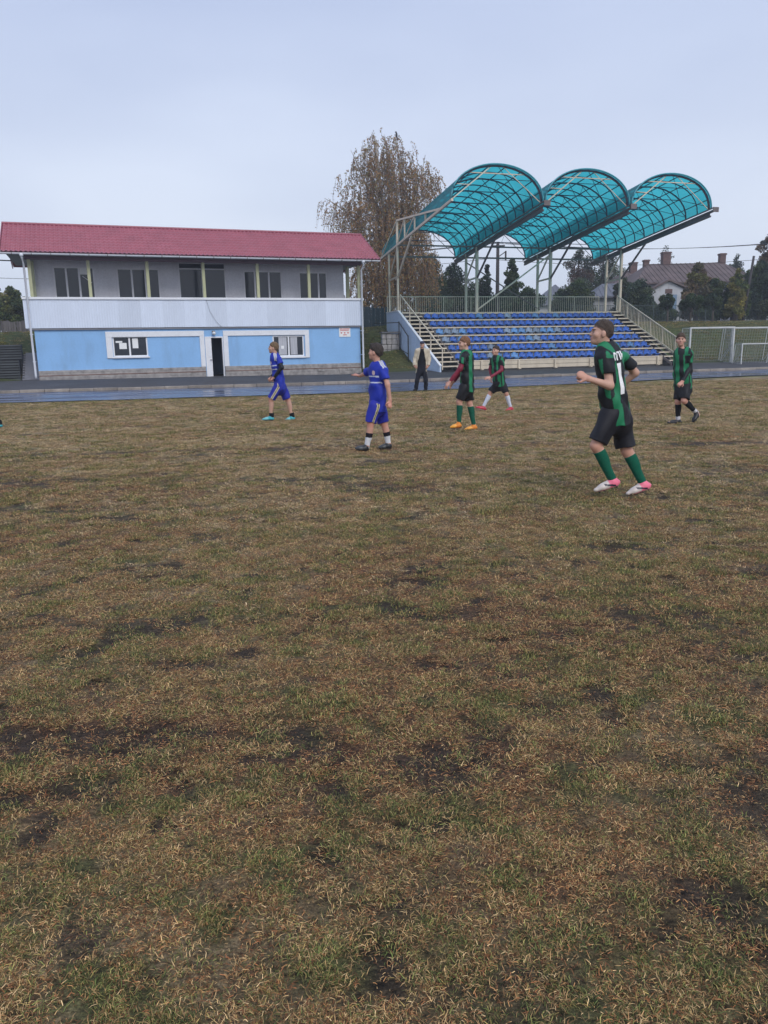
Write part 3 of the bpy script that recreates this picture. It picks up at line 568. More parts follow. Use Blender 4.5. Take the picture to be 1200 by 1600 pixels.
box('walkway', M['concrete'], gs, -.35, 14.2, TOPT+.07, 8.15, TZ-.3, TZ-.01)
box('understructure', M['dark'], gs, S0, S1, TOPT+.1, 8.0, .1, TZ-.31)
for k in range(2): bevel(box('fascia_board', M['cream'], gs, S0, S1, -.004, .03, .37+.20*k, .37+.20*k+.185), .008)
for q in np.linspace(2.2, 12.9, 6): bevel(box('fascia_post', M['cream'], gs, q-.045, q+.045, -.10, -.006, .30, .80), .01); box('fascia_post_foot', M['cream'], gs, q-.06, q+.06, -.22, -.005, .33, .375)
# seats: one moulded shell, copied
def seat_mesh():
    prof = [(.02, .085), (.05, .105), (.17, .085), (.30, .08), (.365, .11), (.40, .21), (.415, .31), (.425, .355)]
    ws = [.17, .19, .20, .20, .20, .20, .185, .13]; n = 7; V = []; Fs = []
    for (y, z), w_ in zip(prof, ws):
        for j in range(n): u = -1+2*j/(n-1); e = abs(u)**3; V.append((u*w_, y-(.03*e if z > .15 else 0), z+.035*e*(1 if z < .15 else 0)-(.06*e if z > .33 else 0)))
    k = len(V)
    for i in range(len(prof)-1):
        for j in range(n-1): a = i*n+j; Fs.append((a, a+1, a+n+1, a+n))
    Vb = [(x, y+(.018 if z > .15 else 0), z-(.0 if z > .15 else .02)) for x, y, z in V]; Fb = [tuple(k+q for q in f[::-1]) for f in Fs]
    rim = [j for j in range(n)]+[i*n+n-1 for i in range(1, len(prof))]+[(len(prof)-1)*n+j for j in range(n-2, -1, -1)]+[i*n for i in range(len(prof)-2, 0, -1)]
    Fr = [(rim[i], k+rim[i], k+rim[(i+1) % len(rim)], rim[(i+1) % len(rim)]) for i in range(len(rim))]
    mb = MB(); mb.add(V+Vb, Fs+Fb+Fr); mb.box(-.12, .12, .08, .30, -.02, .055); return mb
sm = {k: seat_mesh().mesh('seat', M[k], True) for k in ('seat', 'seat_f', 'seat_g')}
rq = random.Random(11); NS = 27; PITCH_S = (S1-S0-.1)/NS
for i in range(6):
    for k in range(NS):
        u = rq.random(); kind = 'seat'
        if i == 3 and (1 <= k <= 3 or 9 <= k <= 16): kind = 'seat_f' if u < .7 else 'seat_g'
        elif i == 2 and k in (0, 2, 11, 12): kind = 'seat_g' if u < .6 else 'seat_f'
        elif u < .09: kind = 'seat_f'
        elif u < .11: kind = 'seat_g'
        link('seat', sm[kind], gs, (S0+.05+(k+.5)*PITCH_S, i*RUN+.07+rq.uniform(-.01, .01), Z0+i*RISE+.01), rq.uniform(-.03, .03))
# stairs both sides: open steel treads
NST = 14
for s0, s1 in (STL, STR_):
    for k in range(NST):
        z = .37+(TZ-.37)*(k+1)/NST; t = -.55+(TOPT+.5)*(k)/(NST-1); 
        o = MB().box(s0+.03, s1-.03, t, t+.36, z-.035, z).box(s0+.03, s1-.03, t-.012, t-.001, z-.06, z+.004).build('step', M['cream'], gs)
    for q in (s0, s1-.04):
        if s0 < 0 and q == s0: continue
        MB().add([(q, -.75, .3), (q+.04, -.75, .3), (q+.04, TOPT, TZ-.22), (q, TOPT, TZ-.22), (q, -.75, .45), (q+.04, -.75, .45), (q+.04, TOPT, TZ-.05), (q, TOPT, TZ-.05)], [(0,3,2,1), (4,5,6,7), (0,1,5,4), (1,2,6,5), (2,3,7,6), (3,0,4,7)]).build('stair_stringer', M['greybeam'], gs)
# near-black solids stand in for the shade under the open stairs
MB().prism([(-.2, .2), (TOPT+.1, .2), (TOPT+.1, TZ-.45)], S1+.005, 14.05).build('stair_shade', M['dark'], gs); MB().prism([(.3, .2), (TOPT+.1, .2), (TOPT+.1, TZ-.6)], STL[0]+.06, S0-.005).build('stair_shade', M['dark'], gs)
# pale blue side wall of ribbed sheet with white cap
wl = MB().prism([(-.72, .1), (8.0, .1), (8.0, TZ+.08), (5.80, TZ+.06), (-.72, .58)], -.38, -.30).build('side_wall', M['sidewall'], gs)
for t in np.arange(-.5, 8, .24):
    top = TZ+.05 if t > 5.8 else .58+(TZ+.06-.58)*(t+.72)/6.52; box('sheet_rib', M['sidewall'], wl, -.40, -.381, t, t+.05, .15, top-.03)
MB().bar((-.34, 8.0, TZ+.11), (-.34, 5.80, TZ+.10), .13, .05).bar((-.34, 5.80, TZ+.10), (-.34, -.74, .61), .13, .05).build('wall_cap', M['trim'], wl)
MB().prism([(-.5, .1), (8.0, .1), (8.0, TZ-.05), (5.6, TZ-.05)], 14.13, 14.19).build('side_wall', M['concrete'], gs)
# railings
RB, RTZ = TZ+.10, TZ+1.04
rr = MB().bar((-.3, 8.05, RTZ), (14.15, 8.05, RTZ), .045).bar((-.3, 8.05, RB), (14.15, 8.05, RB), .035).build('rear_railing', M['cream'], gs)
bmsh = MB().bar((0, 0, 0), (0, 0, RTZ-RB), .018).mesh('baluster', M['cream']); pmsh = MB().bar((0, 0, -.1), (0, 0, RTZ-RB), .045).mesh('railing_post', M['cream'])
for k in range(105):
    q = -.3+14.45*k/104; link('railing_post' if k % 13 == 0 else 'baluster', pmsh if k % 13 == 0 else bmsh, rr, (q, 8.05, RB))
# right stair railing with balusters
def slope_rail(s, ta, za, tb, zb, nb, name, hgt=.98):
    a = Vector((s, ta, za)); b = Vector((s, tb, zb)); h = Vector((0, 0, hgt)); o = MB().bar(a+h, b+h, .05).build(name, M['cream'], gs)
    if nb > 8: MB().bar(a+Vector((0, 0, .08)), b+Vector((0, 0, .08)), .06).build('bottom_rail', M['cream'], o)
    n = nb
    for k in range(n+1):
        p = a.lerp(b, k/n); post = (k % 8 == 0 or k == n) if nb > 8 else True
        MB().bar(p+Vector((0, 0, -.02)), p+h-Vector((0, 0, .026)), .05 if post else .02).build('railing_post' if post else 'baluster', M['cream'], o)
slope_rail(14.10, TOPT+.4, TZ-.02, -.5, .62, 44, 'stair_railing'); slope_rail(-.20, TOPT+.4, TZ-.02, -.62, .42, 4, 'stair_railing', 1.02)

# ================================================================== CANOPY over the stand
cn = empty('grandstand_canopy', (SO.x, SO.y, TZ), SYAW); tag(cn, 'three-bay barrel vaulted canopy of translucent teal sheets on cream steel posts', 'canopy')
def cz(z): return z-TZ
FS = [-.30, 4.60, 9.43, 14.35]; TF, ZF, TR, ZR = -1.85, 8.15, 9.1, 6.84; RISEV = 1.70
def beam_z(t): return ZF+(ZR-ZF)*(t-TF)/(TR-TF)
def vault(s0, s1, u, t, extra=0.0):
    "point on the vault: u 0..1 across, t depth"
    a = math.pi*u; h = (s1-s0)/2-.10; c_ = (s0+s1)/2
    return Vector((c_-math.cos(a)*(h+extra), t, cz(beam_z(t)+.12+math.sin(a)**.92*(RISEV-.12+extra))))
NR = 12
for b in range(3):
    s0, s1 = FS[b], FS[b+1]; nu, nt_ = 28, 24; V = [vault(s0, s1, i/nu, TF-.10+(TR-TF+.2)*j/nt_, .045) for j in range(nt_+1) for i in range(nu+1)]
    Fq = [(j*(nu+1)+i, j*(nu+1)+i+1, (j+1)*(nu+1)+i+1, (j+1)*(nu+1)+i) for j in range(nt_) for i in range(nu)]
    sh = link('vault_sheet', np_mesh('vault_sheet', np.array(V), np.array(Fq), M['poly'], None, True), cn)
    MB().tube([vault(s0, s1, i/nu, TF-.10, .045) for i in range(nu+1)], .035, 6).build('sheet_edge', mat('teal_edge_profile', (.05, .30, .36), .4, .1), sh, True)
    for r_ in range(NR+1):
        t = TF+(TR-TF)*r_/NR; o = MB().tube([vault(s0, s1, i/16, t) for i in range(17)], .040 if r_ % 2 == 0 else .030, 5).build('rib', M['rib'], cn, True)
        if r_ % 2 == 0 and r_ > 0:
            P = lambda u: vault(s0, s1, u, t)
            m_ = MB().bar(P(.2), P(.8), .042, n=5).bar(P(.02), P(.40), .04, n=5).bar(P(.98), P(.60), .04, n=5).bar(P(.2).lerp(P(.8), .33), P(.38), .022, n=5).bar(P(.2).lerp(P(.8), .67), P(.62), .022, n=5)
            m_.build('rib_tie', M['rib'], o)
    for u in np.linspace(0.09, .91, 8): MB().bar(vault(s0, s1, u, TF), vault(s0, s1, u, TR), .052, n=5).build('purlin', M['rib'], cn)
    for r_ in range(0, NR, 2):
        t0 = TF+(TR-TF)*r_/NR; t1 = TF+(TR-TF)*(r_+2)/NR; MB().bar(vault(s0, s1, .2, t0), vault(s0, s1, .5, t1), .036, n=5).bar(vault(s0, s1, .8, t0), vault(s0, s1, .5, t1), .036, n=5).bar(vault(s0, s1, .5, t0), vault(s0, s1, .8, t1), .03, n=5).bar(vault(s0, s1, .98, t0), vault(s0, s1, .8, t1), .03, n=5).build('cross_brace', M['rib'], cn)
    P = lambda u: vault(s0, s1, u, TF+.06)
    MB().bar(P(.0), P(.46), .045).bar(P(.28), P(.72), .04).bar(P(1.0), P(.54), .03).bar(P(.14), P(.0).lerp(P(.46), .45), .03).build('front_truss', M['cream'], cn)
    fa = MB().tube([P(i/20) for i in range(21)], .045, 6).build('front_arch', M['greybeam'], cn, True)
for k, s in enumerate(FS):
    e = Vector((s, TF-.35, cz(beam_z(TF-.35)))); r_ = Vector((s, TR+.3, cz(beam_z(TR+.3))))
    dn = Vector((0, 0, -.30)); off = .0
    if k == 0:
        bm_ = MB().bar(e, r_, .10, .12).build('valley_beam', M['cream'], cn)
    else:
        bm_ = MB().bar(e, r_, .12, .10).bar(e+dn+Vector((0, .35, .05)), r_+dn*.6, .09, .08).build('valley_beam', M['greybeam'], cn)
        for q in range(16):
            a_ = e.lerp(r_, (q+.5)/16); b_ = (e+dn+Vector((0, .35, .05))).lerp(r_+dn*.6, (q+1)/16); MB().bar(a_, b_, .045).build('beam_web', M['greybeam'], bm_)
        MB().box(s-.17, s+.17, TF-.4, TF-.36, e.z-.10, e.z+.14).build('gutter_end', M['greybeam'], bm_)
        MB().bar(e+Vector((-.12, 0, .11)), r_+Vector((-.12, 0, .11)), .05, .06).build('valley_gutter', M['greybeam'], bm_); c1 = e+Vector((0, .4, -.03)); c2 = e+dn+Vector((0, .4, .09)); c3 = r_+dn*.6+Vector((0, 0, .04)); c4 = r_+Vector((0, 0, -.04)); ox = Vector((.015, 0, 0)); MB().add([c1-ox, c2-ox, c3-ox, c4-ox, c1+ox, c2+ox, c3+ox, c4+ox], [(0,1,2,3), (7,6,5,4), (0,4,5,1), (1,5,6,2), (2,6,7,3), (3,7,4,0)]).build('beam_plate', M['greybeam'], bm_)
    TFp, TRp = 6.0, 7.6
    zt = 8.55 if k == 0 else beam_z(TFp)
    bevel(MB().bar((s, TFp, 0), (s, TFp, cz(zt)), .15 if k else .11).build('post', M['cream'], cn), .01); bevel(MB().bar((s, TRp, 0), (s, TRp, cz(beam_z(TRp))), .13 if k else .09).build('post', M['cream'], cn), .01)
    ty = 5.5
    MB().bar((s, TFp, cz(ty)), (s, TRp, cz(ty-.06)), .09).build('post_tie', M['cream'], cn)
    MB().bar((s, TFp, cz(ty-.05)), (s, 3.55, cz(beam_z(3.55)-.15)), .085).build('strut', M['cream' if k == 0 else 'greybeam'], cn); MB().bar((s, TRp, cz(ty)), (s, TFp+.05, cz(beam_z(TFp)-.2)), .07).build('strut', M['cream'], cn)
    if k == 0:
        top = Vector((s, TFp, cz(8.55))); end = Vector((s, -.6, cz(beam_z(-.6)+.05)))
        MB().bar(top, end, .09).build('top_chord', M['cream'], cn)
        prev = top
        for q in (.2, .45, .7):
            p = top.lerp(end, q); lo = Vector((s, p.y, cz(beam_z(p.y)))); MB().bar(p, lo, .07).build('chord_vertical', M['cream'], cn)
            if q < .6: MB().bar(p, Vector((s, prev.y, cz(beam_z(prev.y)))), .055).build('chord_diagonal', M['cream'], cn)
            prev = p
        MB().bar(top, (s, TR+.1, cz(beam_z(TR))), .06).build('chord_diagonal', M['cream'], cn)
for za_, tt, w_ in ((beam_z(7.6)-.22, 7.62, .09), (beam_z(6.0)+.02, 6.02, .08)):
    MB().bar((FS[0], tt, cz(za_)), (FS[3], tt, cz(za_)), w_).build('tie_beam', M['greybeam'], cn)
for k in (1,): MB().bar((FS[k]-.05, 6.05, .08), (FS[k+1]-.1, 6.05, cz(beam_z(6)-.4)), .075).build('sway_brace', M['cream'], cn); MB().bar((FS[k], 7.55, cz(6.5)), (FS[k+1], 7.55, .3), .06).build('sway_brace', M['greybeam'], cn)

# ================================================================== SURROUNDINGS
def ground_z(x, y): return float(zT(np.array([x]), np.array([y]))[0])
def plank_fence(name, label, p0, p1, h, n, mt, dz=0.0, rails=True, cat='fence'):
    p0 = Vector(p0); p1 = Vector(p1); rt = empty(name, p0); tag(rt, label, cat); d = (p1-p0); L = d.length; ang = math.atan2(d.y, d.x); w_ = L/n
    for k in range(n):
        a = p0+d*(k/n); hh = h*random.uniform(.96, 1.02); o = MB().box(.012, w_-.012, -.012, .012, 0, hh).build('plank', mt, rt); o.location = a-p0; o.rotation_euler = (0, random.uniform(-.01, .01), ang)
    for z in (.3*h, .8*h): MB().bar(Vector((0, 0, z))+Vector((-d.y, d.x, 0)).normalized()*.035, d+Vector((0, 0, z))+Vector((-d.y, d.x, 0)).normalized()*.035, .05, .07).build('fence_rail', mt, rt)
    for k in range(0, n+1, max(1, n//4)): MB().bar(d*(k/n)+Vector((0, 0, -.3))+Vector((-d.y, d.x, 0)).normalized()*.09, d*(k/n)+Vector((0, 0, h*1.03))+Vector((-d.y, d.x, 0)).normalized()*.09, .09).build('fence_post', mt, rt)
    return rt
# dark board fence between pavilion and stand
a = at(556, 516, 51.5); b = at(612, 515, 52.5); a.z = 2.2; b.z = 2.2
plank_fence('board_fence', 'dark slate board fence between the pavilion and the grandstand', a, b, 2.0, 16, M['fence_dark'])
# grey plank fence left of the pavilion
a = at(-60, 531, 49); b = at(48, 533, 51); a.z = b.z = min(a.z, b.z)-.3
plank_fence('board_fence', 'weathered grey plank fence left of the pavilion', a, b, 1.55, 26, M['wood_grey'])
# slatted dark bleacher left of the pavilion
st = empty('slatted_bench', at(8, 592, 38.6)); st.location.z = .3; st.rotation_euler = (0, 0, R(20)); tag(st, 'dark slatted stepped bench at the left side of the pavilion', 'bench')
for k in range(8): bevel(box('slat', M['slat'], st, -1.7, .72, -.06, .0, .03+.125*k, .105+.125*k), .008)
box('bench_side', M['dark'], st, -1.65, .68, .02, 1.1, 0, 1.0)  # black bodies here and below give the slat gaps their painted shade
for k in range(6): bevel(box('slat', M['slat'], st, -.75, .80, 1.1, 1.16, 1.06+.125*k, 1.135+.125*k), .008)
box('bench_back', M['dark'], st, -.72, .76, 1.18, 2.2, .3, 1.78)
pv = empty('paved_ramp', (0, 0, 0)); pv.location = BO+Vector((-.7, .4, 0)); pv.rotation_euler = (0, 0, BYAW); tag(pv, 'grey block-paved ramp climbing beside the left pavilion corner', 'ramp', kind='structure')
pb = MB().box(0, .22, 0, .11, 0, .06).mesh('paving_block', M['brick_pave'])
for i in range(22):
    for j in range(4):
        o = link('paving_block', pb, pv, (-.28+.225*j+(.1 if i % 2 else 0), -.25+.115*i, .30+.06*i*1.0)); o.rotation_euler = (R(28), 0, 0)
MB().prism([(-.3, 0), (2.3, 0), (2.3, 1.55), (-.3, .27)], -.32, .64).build('ramp_bed', M['asphalt'], pv)
# stone stub wall with rail beside the stand
sw = empty('retaining_wall', SO, SYAW); tag(sw, 'short grey stone retaining wall with black rail beside the blue side wall', 'wall')
rs3 = random.Random(9)
for r_ in range(4):
    x = -1.55
    while x < -.52: L = min(rs3.uniform(.22, .4), -.5-x); bevel(box('stone', M['stone'], sw, x+.01, x+L-.01, 5.2-rs3.uniform(0, .04), 5.5, 1.15+.3*r_, 1.43+.3*r_), .02, 1); x += L
box('coping', M['concrete'], sw, -1.6, -.5, 5.1, 5.6, 2.36, 2.45)
MB().bar((-.55, 5.15, .9), (-.55, 5.15, 3.0), .05).bar((-.55, 5.15, 2.95), (-1.6, 6.6, 2.95), .04).bar((-.55, 3.6, .7), (-.55, 3.6, 2.2), .05).bar((-.55, 5.15, 2.95), (-.55, 3.6, 2.15), .04).bar((-.55, 5.15, 1.5), (-.55, 3.6, 1.2), .03).build('hand_rail', M['cable'], sw)
# bar fence along the right bank
fr_root = empty('bar_fence', at(1000, 506, 60)); fr_root.location.z = ground_z(fr_root.location.x, fr_root.location.y)-.05; tag(fr_root, 'thin dark bar fence along the top of the right bank', 'fence')
fx0 = fr_root.location.copy(); fdir = Vector((math.cos(SYAW), math.sin(SYAW), 0)); FH = 1.35
bmsh2 = MB().bar((0, 0, 0), (0, 0, FH), .02).mesh('fence_bar', M['fence_metal']); pmsh2 = MB().bar((0, 0, -.2), (0, 0, FH+.08), .06).mesh('fence_post', M['fence_metal'])
for k in range(170):
    p = fdir*(-6+.14*k); gz = ground_z(fx0.x+p.x, fx0.y+p.y)-fx0.z
    link('fence_post' if k % 17 == 0 else 'fence_bar', pmsh2 if k % 17 == 0 else bmsh2, fr_root, (p.x, p.y, gz-.05))
for z in (.12, 1.25):
    m_ = MB()
    for k in range(0, 170, 17):
        p = fdir*(-6+.14*k); q = fdir*(-6+.14*min(k+17, 169)); m_.bar((p.x, p.y, ground_z(fx0.x+p.x, fx0.y+p.y)-fx0.z+z), (q.x, q.y, ground_z(fx0.x+q.x, fx0.y+q.y)-fx0.z+z), .035)
    m_.build('fence_rail', M['fence_metal'], fr_root)
# goals: frames with nets
def goal(label, px, py, Y, W, Hh, D, yaw, pw, group='spare goals stored on the right'):
    o = at(px, py, Y); g = empty('goal', (o.x, o.y, ground_z(o.x, o.y)-.01), yaw); tag(g, label, 'goal', group)
    for x in (0, W): bevel(MB().bar((x, 0, 0), (x, 0, Hh-pw/2), pw).build('goal_post', M['goal'], g), .006)
    bevel(MB().bar((-pw/2, 0, Hh), (W+pw/2, 0, Hh), pw).build('crossbar', M['goal'], g), .006)
    for x in (0, W): MB().bar((x, 0, Hh), (x, .75*D, Hh), .035).bar((x, .75*D, Hh), (x, D, .03), .035).bar((x, 0, .03), (x, D, .03), .035).bar((x, .02, Hh*.55), (x, D*.9, .1), .03).build('side_stay', M['goal'], g)
    MB().bar((0, D, .03), (W, D, .03), .04).build('ground_bar', M['goal'], g); MB().bar((0, .75*D, Hh), (W, .75*D, Hh), .03).build('rear_bar', M['goal'], g)
    m_ = MB(); n = int(W/.16)
    for k in range(1, n): x = W*k/n; m_.bar((x, .02, Hh-.02), (x, .75*D, Hh-.06-.03*math.sin(k)), .009).bar((x, .75*D, Hh-.06), (x, D+.05*math.sin(k*1.7), .06), .009)
    for k in range(1, int(Hh/.16)): f = k/int(Hh/.16); m_.bar((0, D-.25*D*f, Hh*f), (W, D-.25*D*f+.03, Hh*f-.02), .009); m_.bar((0, 0, Hh*f), (0, D-.25*D*f, Hh*f), .009); m_.bar((W, 0, Hh*f), (W, D-.25*D*f, Hh*f), .009)
    for k in range(1, 6): x = D*.75*k/6; m_.bar((0, x, Hh), (0, x*1.15, .05), .009); m_.bar((W, x, Hh), (W, x*1.15, .05), .009); m_.bar((0, x, Hh-.03), (W, x, Hh-.05), .009)
    m_.build('goal_net', M['net'], g); return g
goal('white handball goal with thick post, nearest to the stand stairs', 1076, 567, 45.2, 2.75, 2.02, 1.1, R(10), .085)
goal('white handball goal with net, cut off by the right picture edge', 1141, 563.5, 46.0, 3.0, 2.0, 1.1, R(12), .075)
goal('low small white goal standing in front of the right handball goal', 1158, 563, 44.6, 2.2, 1.15, .8, R(10), .06)
# utility poles and wires
def upole(label, px, pyt, Y, r0, lean=0.0, arm=True):
    tp = at(px, pyt, Y); gz = ground_z(tp.x, tp.y)-.2; u = empty('utility_pole', (tp.x, tp.y, gz)); tag(u, label, 'pole', 'utility poles'); h = tp.z-gz
    MB().tube([(-lean*h, 0, 0), (-lean*h*.5, 0, h*.5), (0, 0, h)], [r0, r0*.85, r0*.7], 8).build('pole_shaft', M['pole'], u, True)
    if arm:
        MB().bar((-.55, 0, h-.3), (.55, 0, h-.3), .10).bar((.1, -.05, h-1.1), (.62, -.05, h-.75), .07).bar((.62, -.05, h-1.4), (.62, -.05, h-.7), .12).build('cross_arm', M['pole'], u)
        for x in (-.5, 0, .5): MB().tube([(x, 0, h-.25), (x, 0, h-.05)], .04, 6).build('insulator', M['trim'], u)
    return tp
t1 = upole('dark utility pole seen under the middle canopy bay', 778, 378, 64, .17)
t2 = upole('leaning dark timber pole in front of the brown-roofed house', 1178, 400, 62, .13, .10, False)
t3 = at(1330, 366, 66); t0 = at(-140, 398, 60)
u3 = upole('utility pole beyond the right picture edge', 1330, 362, 66, .17)
for k, (dx, dz) in enumerate(((-.5, -.05), (0, -.05), (.5, -.05), (-.1, -1.2))):
    for A, B_, sag in ((t0, t1, 1.0), (t1, t3, .75)):
        a = A+Vector((dx, 0, dz-.15*(k == 3))); b = B_+Vector((dx, 0, dz)); mid = [a.lerp(b, i/14)+Vector((0, 0, -sag*4*(i/14)*(1-i/14))) for i in range(15)]
        o = MB().tube([p-mid[0] for p in mid], .016, 4).build('overhead_wire', M['cable']); o.location = mid[0]
        tag(o, (('front', 'middle', 'rear', 'lowest')[k]+(' overhead wire from the far left to the pole under the canopy' if A is t0 else ' overhead wire above the brown-roofed house at the right')), 'wire', 'overhead wires left' if A is t0 else 'overhead wires right')
# ------------------------------------------------------------------ houses behind
def hip_house(name, label, px0, px1, Y, wallz, eavez, ridgez, dep, hipL, hipR, roofm, wallm, seam=.45):
    a = at(px0, 480, Y); b = at(px1, 480, Y); W = b.x-a.x; h = empty(name, (a.x, Y, wallz)); tag(h, label, 'house'); e = eavez-wallz; r_ = ridgez-wallz
    box('wall', wallm, h, .3, W-.3, .4, dep-.4, -1.0, e)
    V = [(0,0,e),(W,0,e),(W,dep,e),(0,dep,e),(hipL,dep/2,r_),(W-hipR,dep/2,r_)]
    rf_ = MB().add(V+[(x,y,z-.12) for x,y,z in V[:4]], [(0,1,5,4),(1,2,5),(2,3,4,5),(3,0,4),(0,6,7,1),(1,7,8,2),(2,8,9,3),(3,9,6,0),(9,8,7,6)]).build('roof', roofm, h)
    q = seam
    while q < W-.1:                       # standing seams on the front slope
        t = min(1, q/max(hipL, .01), (W-q)/max(hipR, .01)); MB().bar((q, 0, e+.02), (q, dep/2*t, e+(r_-e)*t+.02), .05, .05).build('roof_seam', roofm, rf_); q += seam
    return h, W, e, r_, rf_
h1, W_, e_, r1, rf1 = hip_house('old_house', 'long old house with weathered brown roof and peeling white walls', 990, 1190, 74, 3.4, 7.05, 9.15, 9.0, 2.6, 2.0, M['houseroof'], M['whitewash'])
def chimney(parent, px, pyt, pyb, Y, w_, label=None):
    a = at(px, pyb, Y)-parent.location; b = at(px, pyt, Y)-parent.location
    c = MB().box(a.x-w_/2, a.x+w_/2, a.y-w_/2, a.y+w_/2, a.z-.8, b.z).build('chimney', M['brickred'], parent); MB().box(a.x-w_/2-.06, a.x+w_/2+.06, a.y-w_/2-.06, a.y+w_/2+.06, b.z-.16, b.z-.02).build('chimney_cap', M['brickred'], c)
chimney(h1, 1040, 394, 408, 78.5, .75); chimney(h1, 1128, 396, 406, 78.5, .55); chimney(h1, 1009, 406, 420, 78.5, .5)
# porch gable of the house
p = at(1046, 470, 73)-h1.location
MB().prism([(p.x-1.6, -.6), (p.x+1.3, -.6), (p.x+1.3, 3.0), (p.x-.1, 3.75), (p.x-1.6, 2.9)], -.75, -.55, 1).build('porch_front', M['whitewash'], h1)
MB().prism([(p.x-2.0, 2.75), (p.x-.1, 3.72), (p.x+1.8, 2.95), (p.x+1.8, 3.1), (p.x-.1, 3.9), (p.x-2.0, 2.92)], -1.0, .6, 1).build('porch_roof', M['houseroof'], h1)
box('window', M['bluepaint'], h1, p.x-.1, p.x+.75, -.80, -.755, 1.2, 2.5); box('brick_patch', M['brickred'], h1, p.x-.35, p.x+.3, -.79, -.757, 2.6, 3.0)
for k in range(4): x = 5.2+k*2.0; w0 = box('window', M['bluepaint'], h1, x, x+1.0, .33, .398, 1.3, 2.6); box('pane', M['glass'], w0, x+.1, x+.9, .31, .328, 1.4, 2.5)
h2, *_r = hip_house('brick_house', 'orange-red brick house partly hidden behind the old house', 958, 1012, 82, 3.6, 7.6, 9.2, 7.0, 2.2, .3, M['houseroof'], M['brickred'])
chimney(h2, 989, 410, 420, 85, .7)
h3, *_r = hip_house('shed', 'small pale blue shed with slanted grey roof behind the stand railing', 925, 985, 68, 3.3, 5.55, 6.75, 4.5, 1.4, .2, M['greyroof'], M['whitewash'])
for k in range(5): box('wall_board', M['bluepaint'], h3, 2.1, 3.2, .36, .398, .55+.34*k, .72+.34*k)
h4, *_r = hip_house('far_house', 'far grey slate-roofed house seen between the stand posts', 838, 905, 96, 3.6, 6.4, 9.0, 8.0, 3.0, 2.0, M['greyroof'], M['whitewash'])
chimney(h4, 917-20, 436, 452, 97, .7)

# ------------------------------------------------------------------ trees
LM = 0
def leaves(centers, radii, n, size, cols, seed, droop=0.0, flat=.55):
    "n leaf faces spread over clumps; returns verts, faces, colours"
    n = int(n*2.6); size *= .78; r = np.random.default_rng(seed); K = len(centers); w_ = np.array([np.prod(q) for q in radii])**.75; k = r.choice(K, n, p=w_/w_.sum())
    d = r.normal(size=(n, 3)); d /= np.linalg.norm(d, axis=1)[:, None]; rad = r.random(n)**.42
    C_ = np.asarray(centers)[k]; P = C_+d*np.asarray(radii)[k]*rad[:, None]
    nz_ = np.array([fbm(P[:, 0]*1.1+seed, P[:, 2]*1.1+P[:, 1]*.7, 3)]).T; keep = (nz_[:, 0]+.3*r.random(n)) > .46; P = P[keep]; k = k[keep]; n = len(P)
    s = size*r.uniform(.6, 1.4, n)[:, None]; a = r.normal(size=(n, 3)); a /= np.linalg.norm(a, axis=1)[:, None]; a[:, 2] -= droop; b = np.cross(a, r.normal(size=(n, 3))); b /= np.linalg.norm(b, axis=1)[:, None]
    V = np.stack([P-a*s*.5, P+b*s*flat*.5, P+a*s*.5, P-b*s*flat*.5], 1).reshape(-1, 3); Fq = np.arange(n*4).reshape(n, 4)
    tone = np.asarray(cols)[r.integers(0, len(cols), K)][k]; tone = tone*.7+np.asarray(cols)[r.integers(0, len(cols), n)]*.3; tone = tone*r.uniform(.6, 1.5, n)[:, None]*r.uniform(.7, 1.35, K)[k][:, None]
    return V, Fq, np.repeat(tone, 4, 0)
def tree(name, label, px, pyt, Y, wpx, n, cols, seed, group=None, trunk=.22, size=.24, clear=.15, bark=None, cat='tree', shape=1.0, stems=1, lean=0, nc=22, base=None):
    tp = at(px, pyt, Y); gz = ground_z(tp.x, tp.y) if base is None else base; H = tp.z-gz; Wd = wpx*Y/FPX/2; r = np.random.default_rng(seed)
    t = empty(name, (tp.x, tp.y, gz-.1)); tag(t, label, cat, group); cs = []; rd = []
    for i in range(nc):
        f = (i+.5)/nc; z = H*(clear+(1-clear)*f); prof = (math.sin(math.pi*min(1, .18+.82*f)**.9)**.7 if shape == 1.0 else (1-f)**.8*.95+.08)
        if f > .93: prof *= .6
        ang = i*2.4+r.uniform(-.5, .5); q = Wd*prof*r.uniform(.25, .8); cs.append((q*math.cos(ang), q*math.sin(ang)*.9, z-.02*H)); s_ = Wd*r.uniform(.3, .5)*(.5+.6*prof); rd.append((s_, s_, s_*r.uniform(.6, .9)))
    V, Fq, C_ = leaves(cs, rd, n, size, cols, seed)
    link('crown', np_mesh('crown', V, Fq, M['leaf'], C_), t); m_ = MB()
    for s_ in range(stems):
        ox = (s_-(stems-1)/2)*.35; m_.tube([(ox, 0, -.2), (ox*1.4+lean*.2, 0, H*.35), (ox*2+lean, .05, H*.62), (ox*2.4+lean*1.2, 0, H*.92)], [trunk, trunk*.8, trunk*.5, trunk*.12], 7)
    for i in range(0, nc, 2):
        c_ = cs[i]; m_.tube([(0, 0, max(.1, c_[2]*.55)), (c_[0]*.45, c_[1]*.45, c_[2]*.82), c_], [trunk*.38, trunk*.22, trunk*.06], 5)
    m_.build('trunk', bark or M['bark'], t, True); return t
DG = [(.036, .060, .040), (.055, .085, .046), (.026, .045, .036), (.075, .095, .045)]; MG = [(.05, .085, .028), (.07, .10, .03), (.04, .065, .028), (.09, .10, .03)]; BRO = [(.13, .085, .05), (.10, .07, .045), (.16, .11, .05), (.08, .075, .04)]; YEL = [(.28, .24, .06), (.22, .19, .05), (.14, .14, .04)]; RED = [(.12, .06, .045), (.10, .065, .05), (.07, .06, .04)]
gB = 'trees behind the stand and houses'
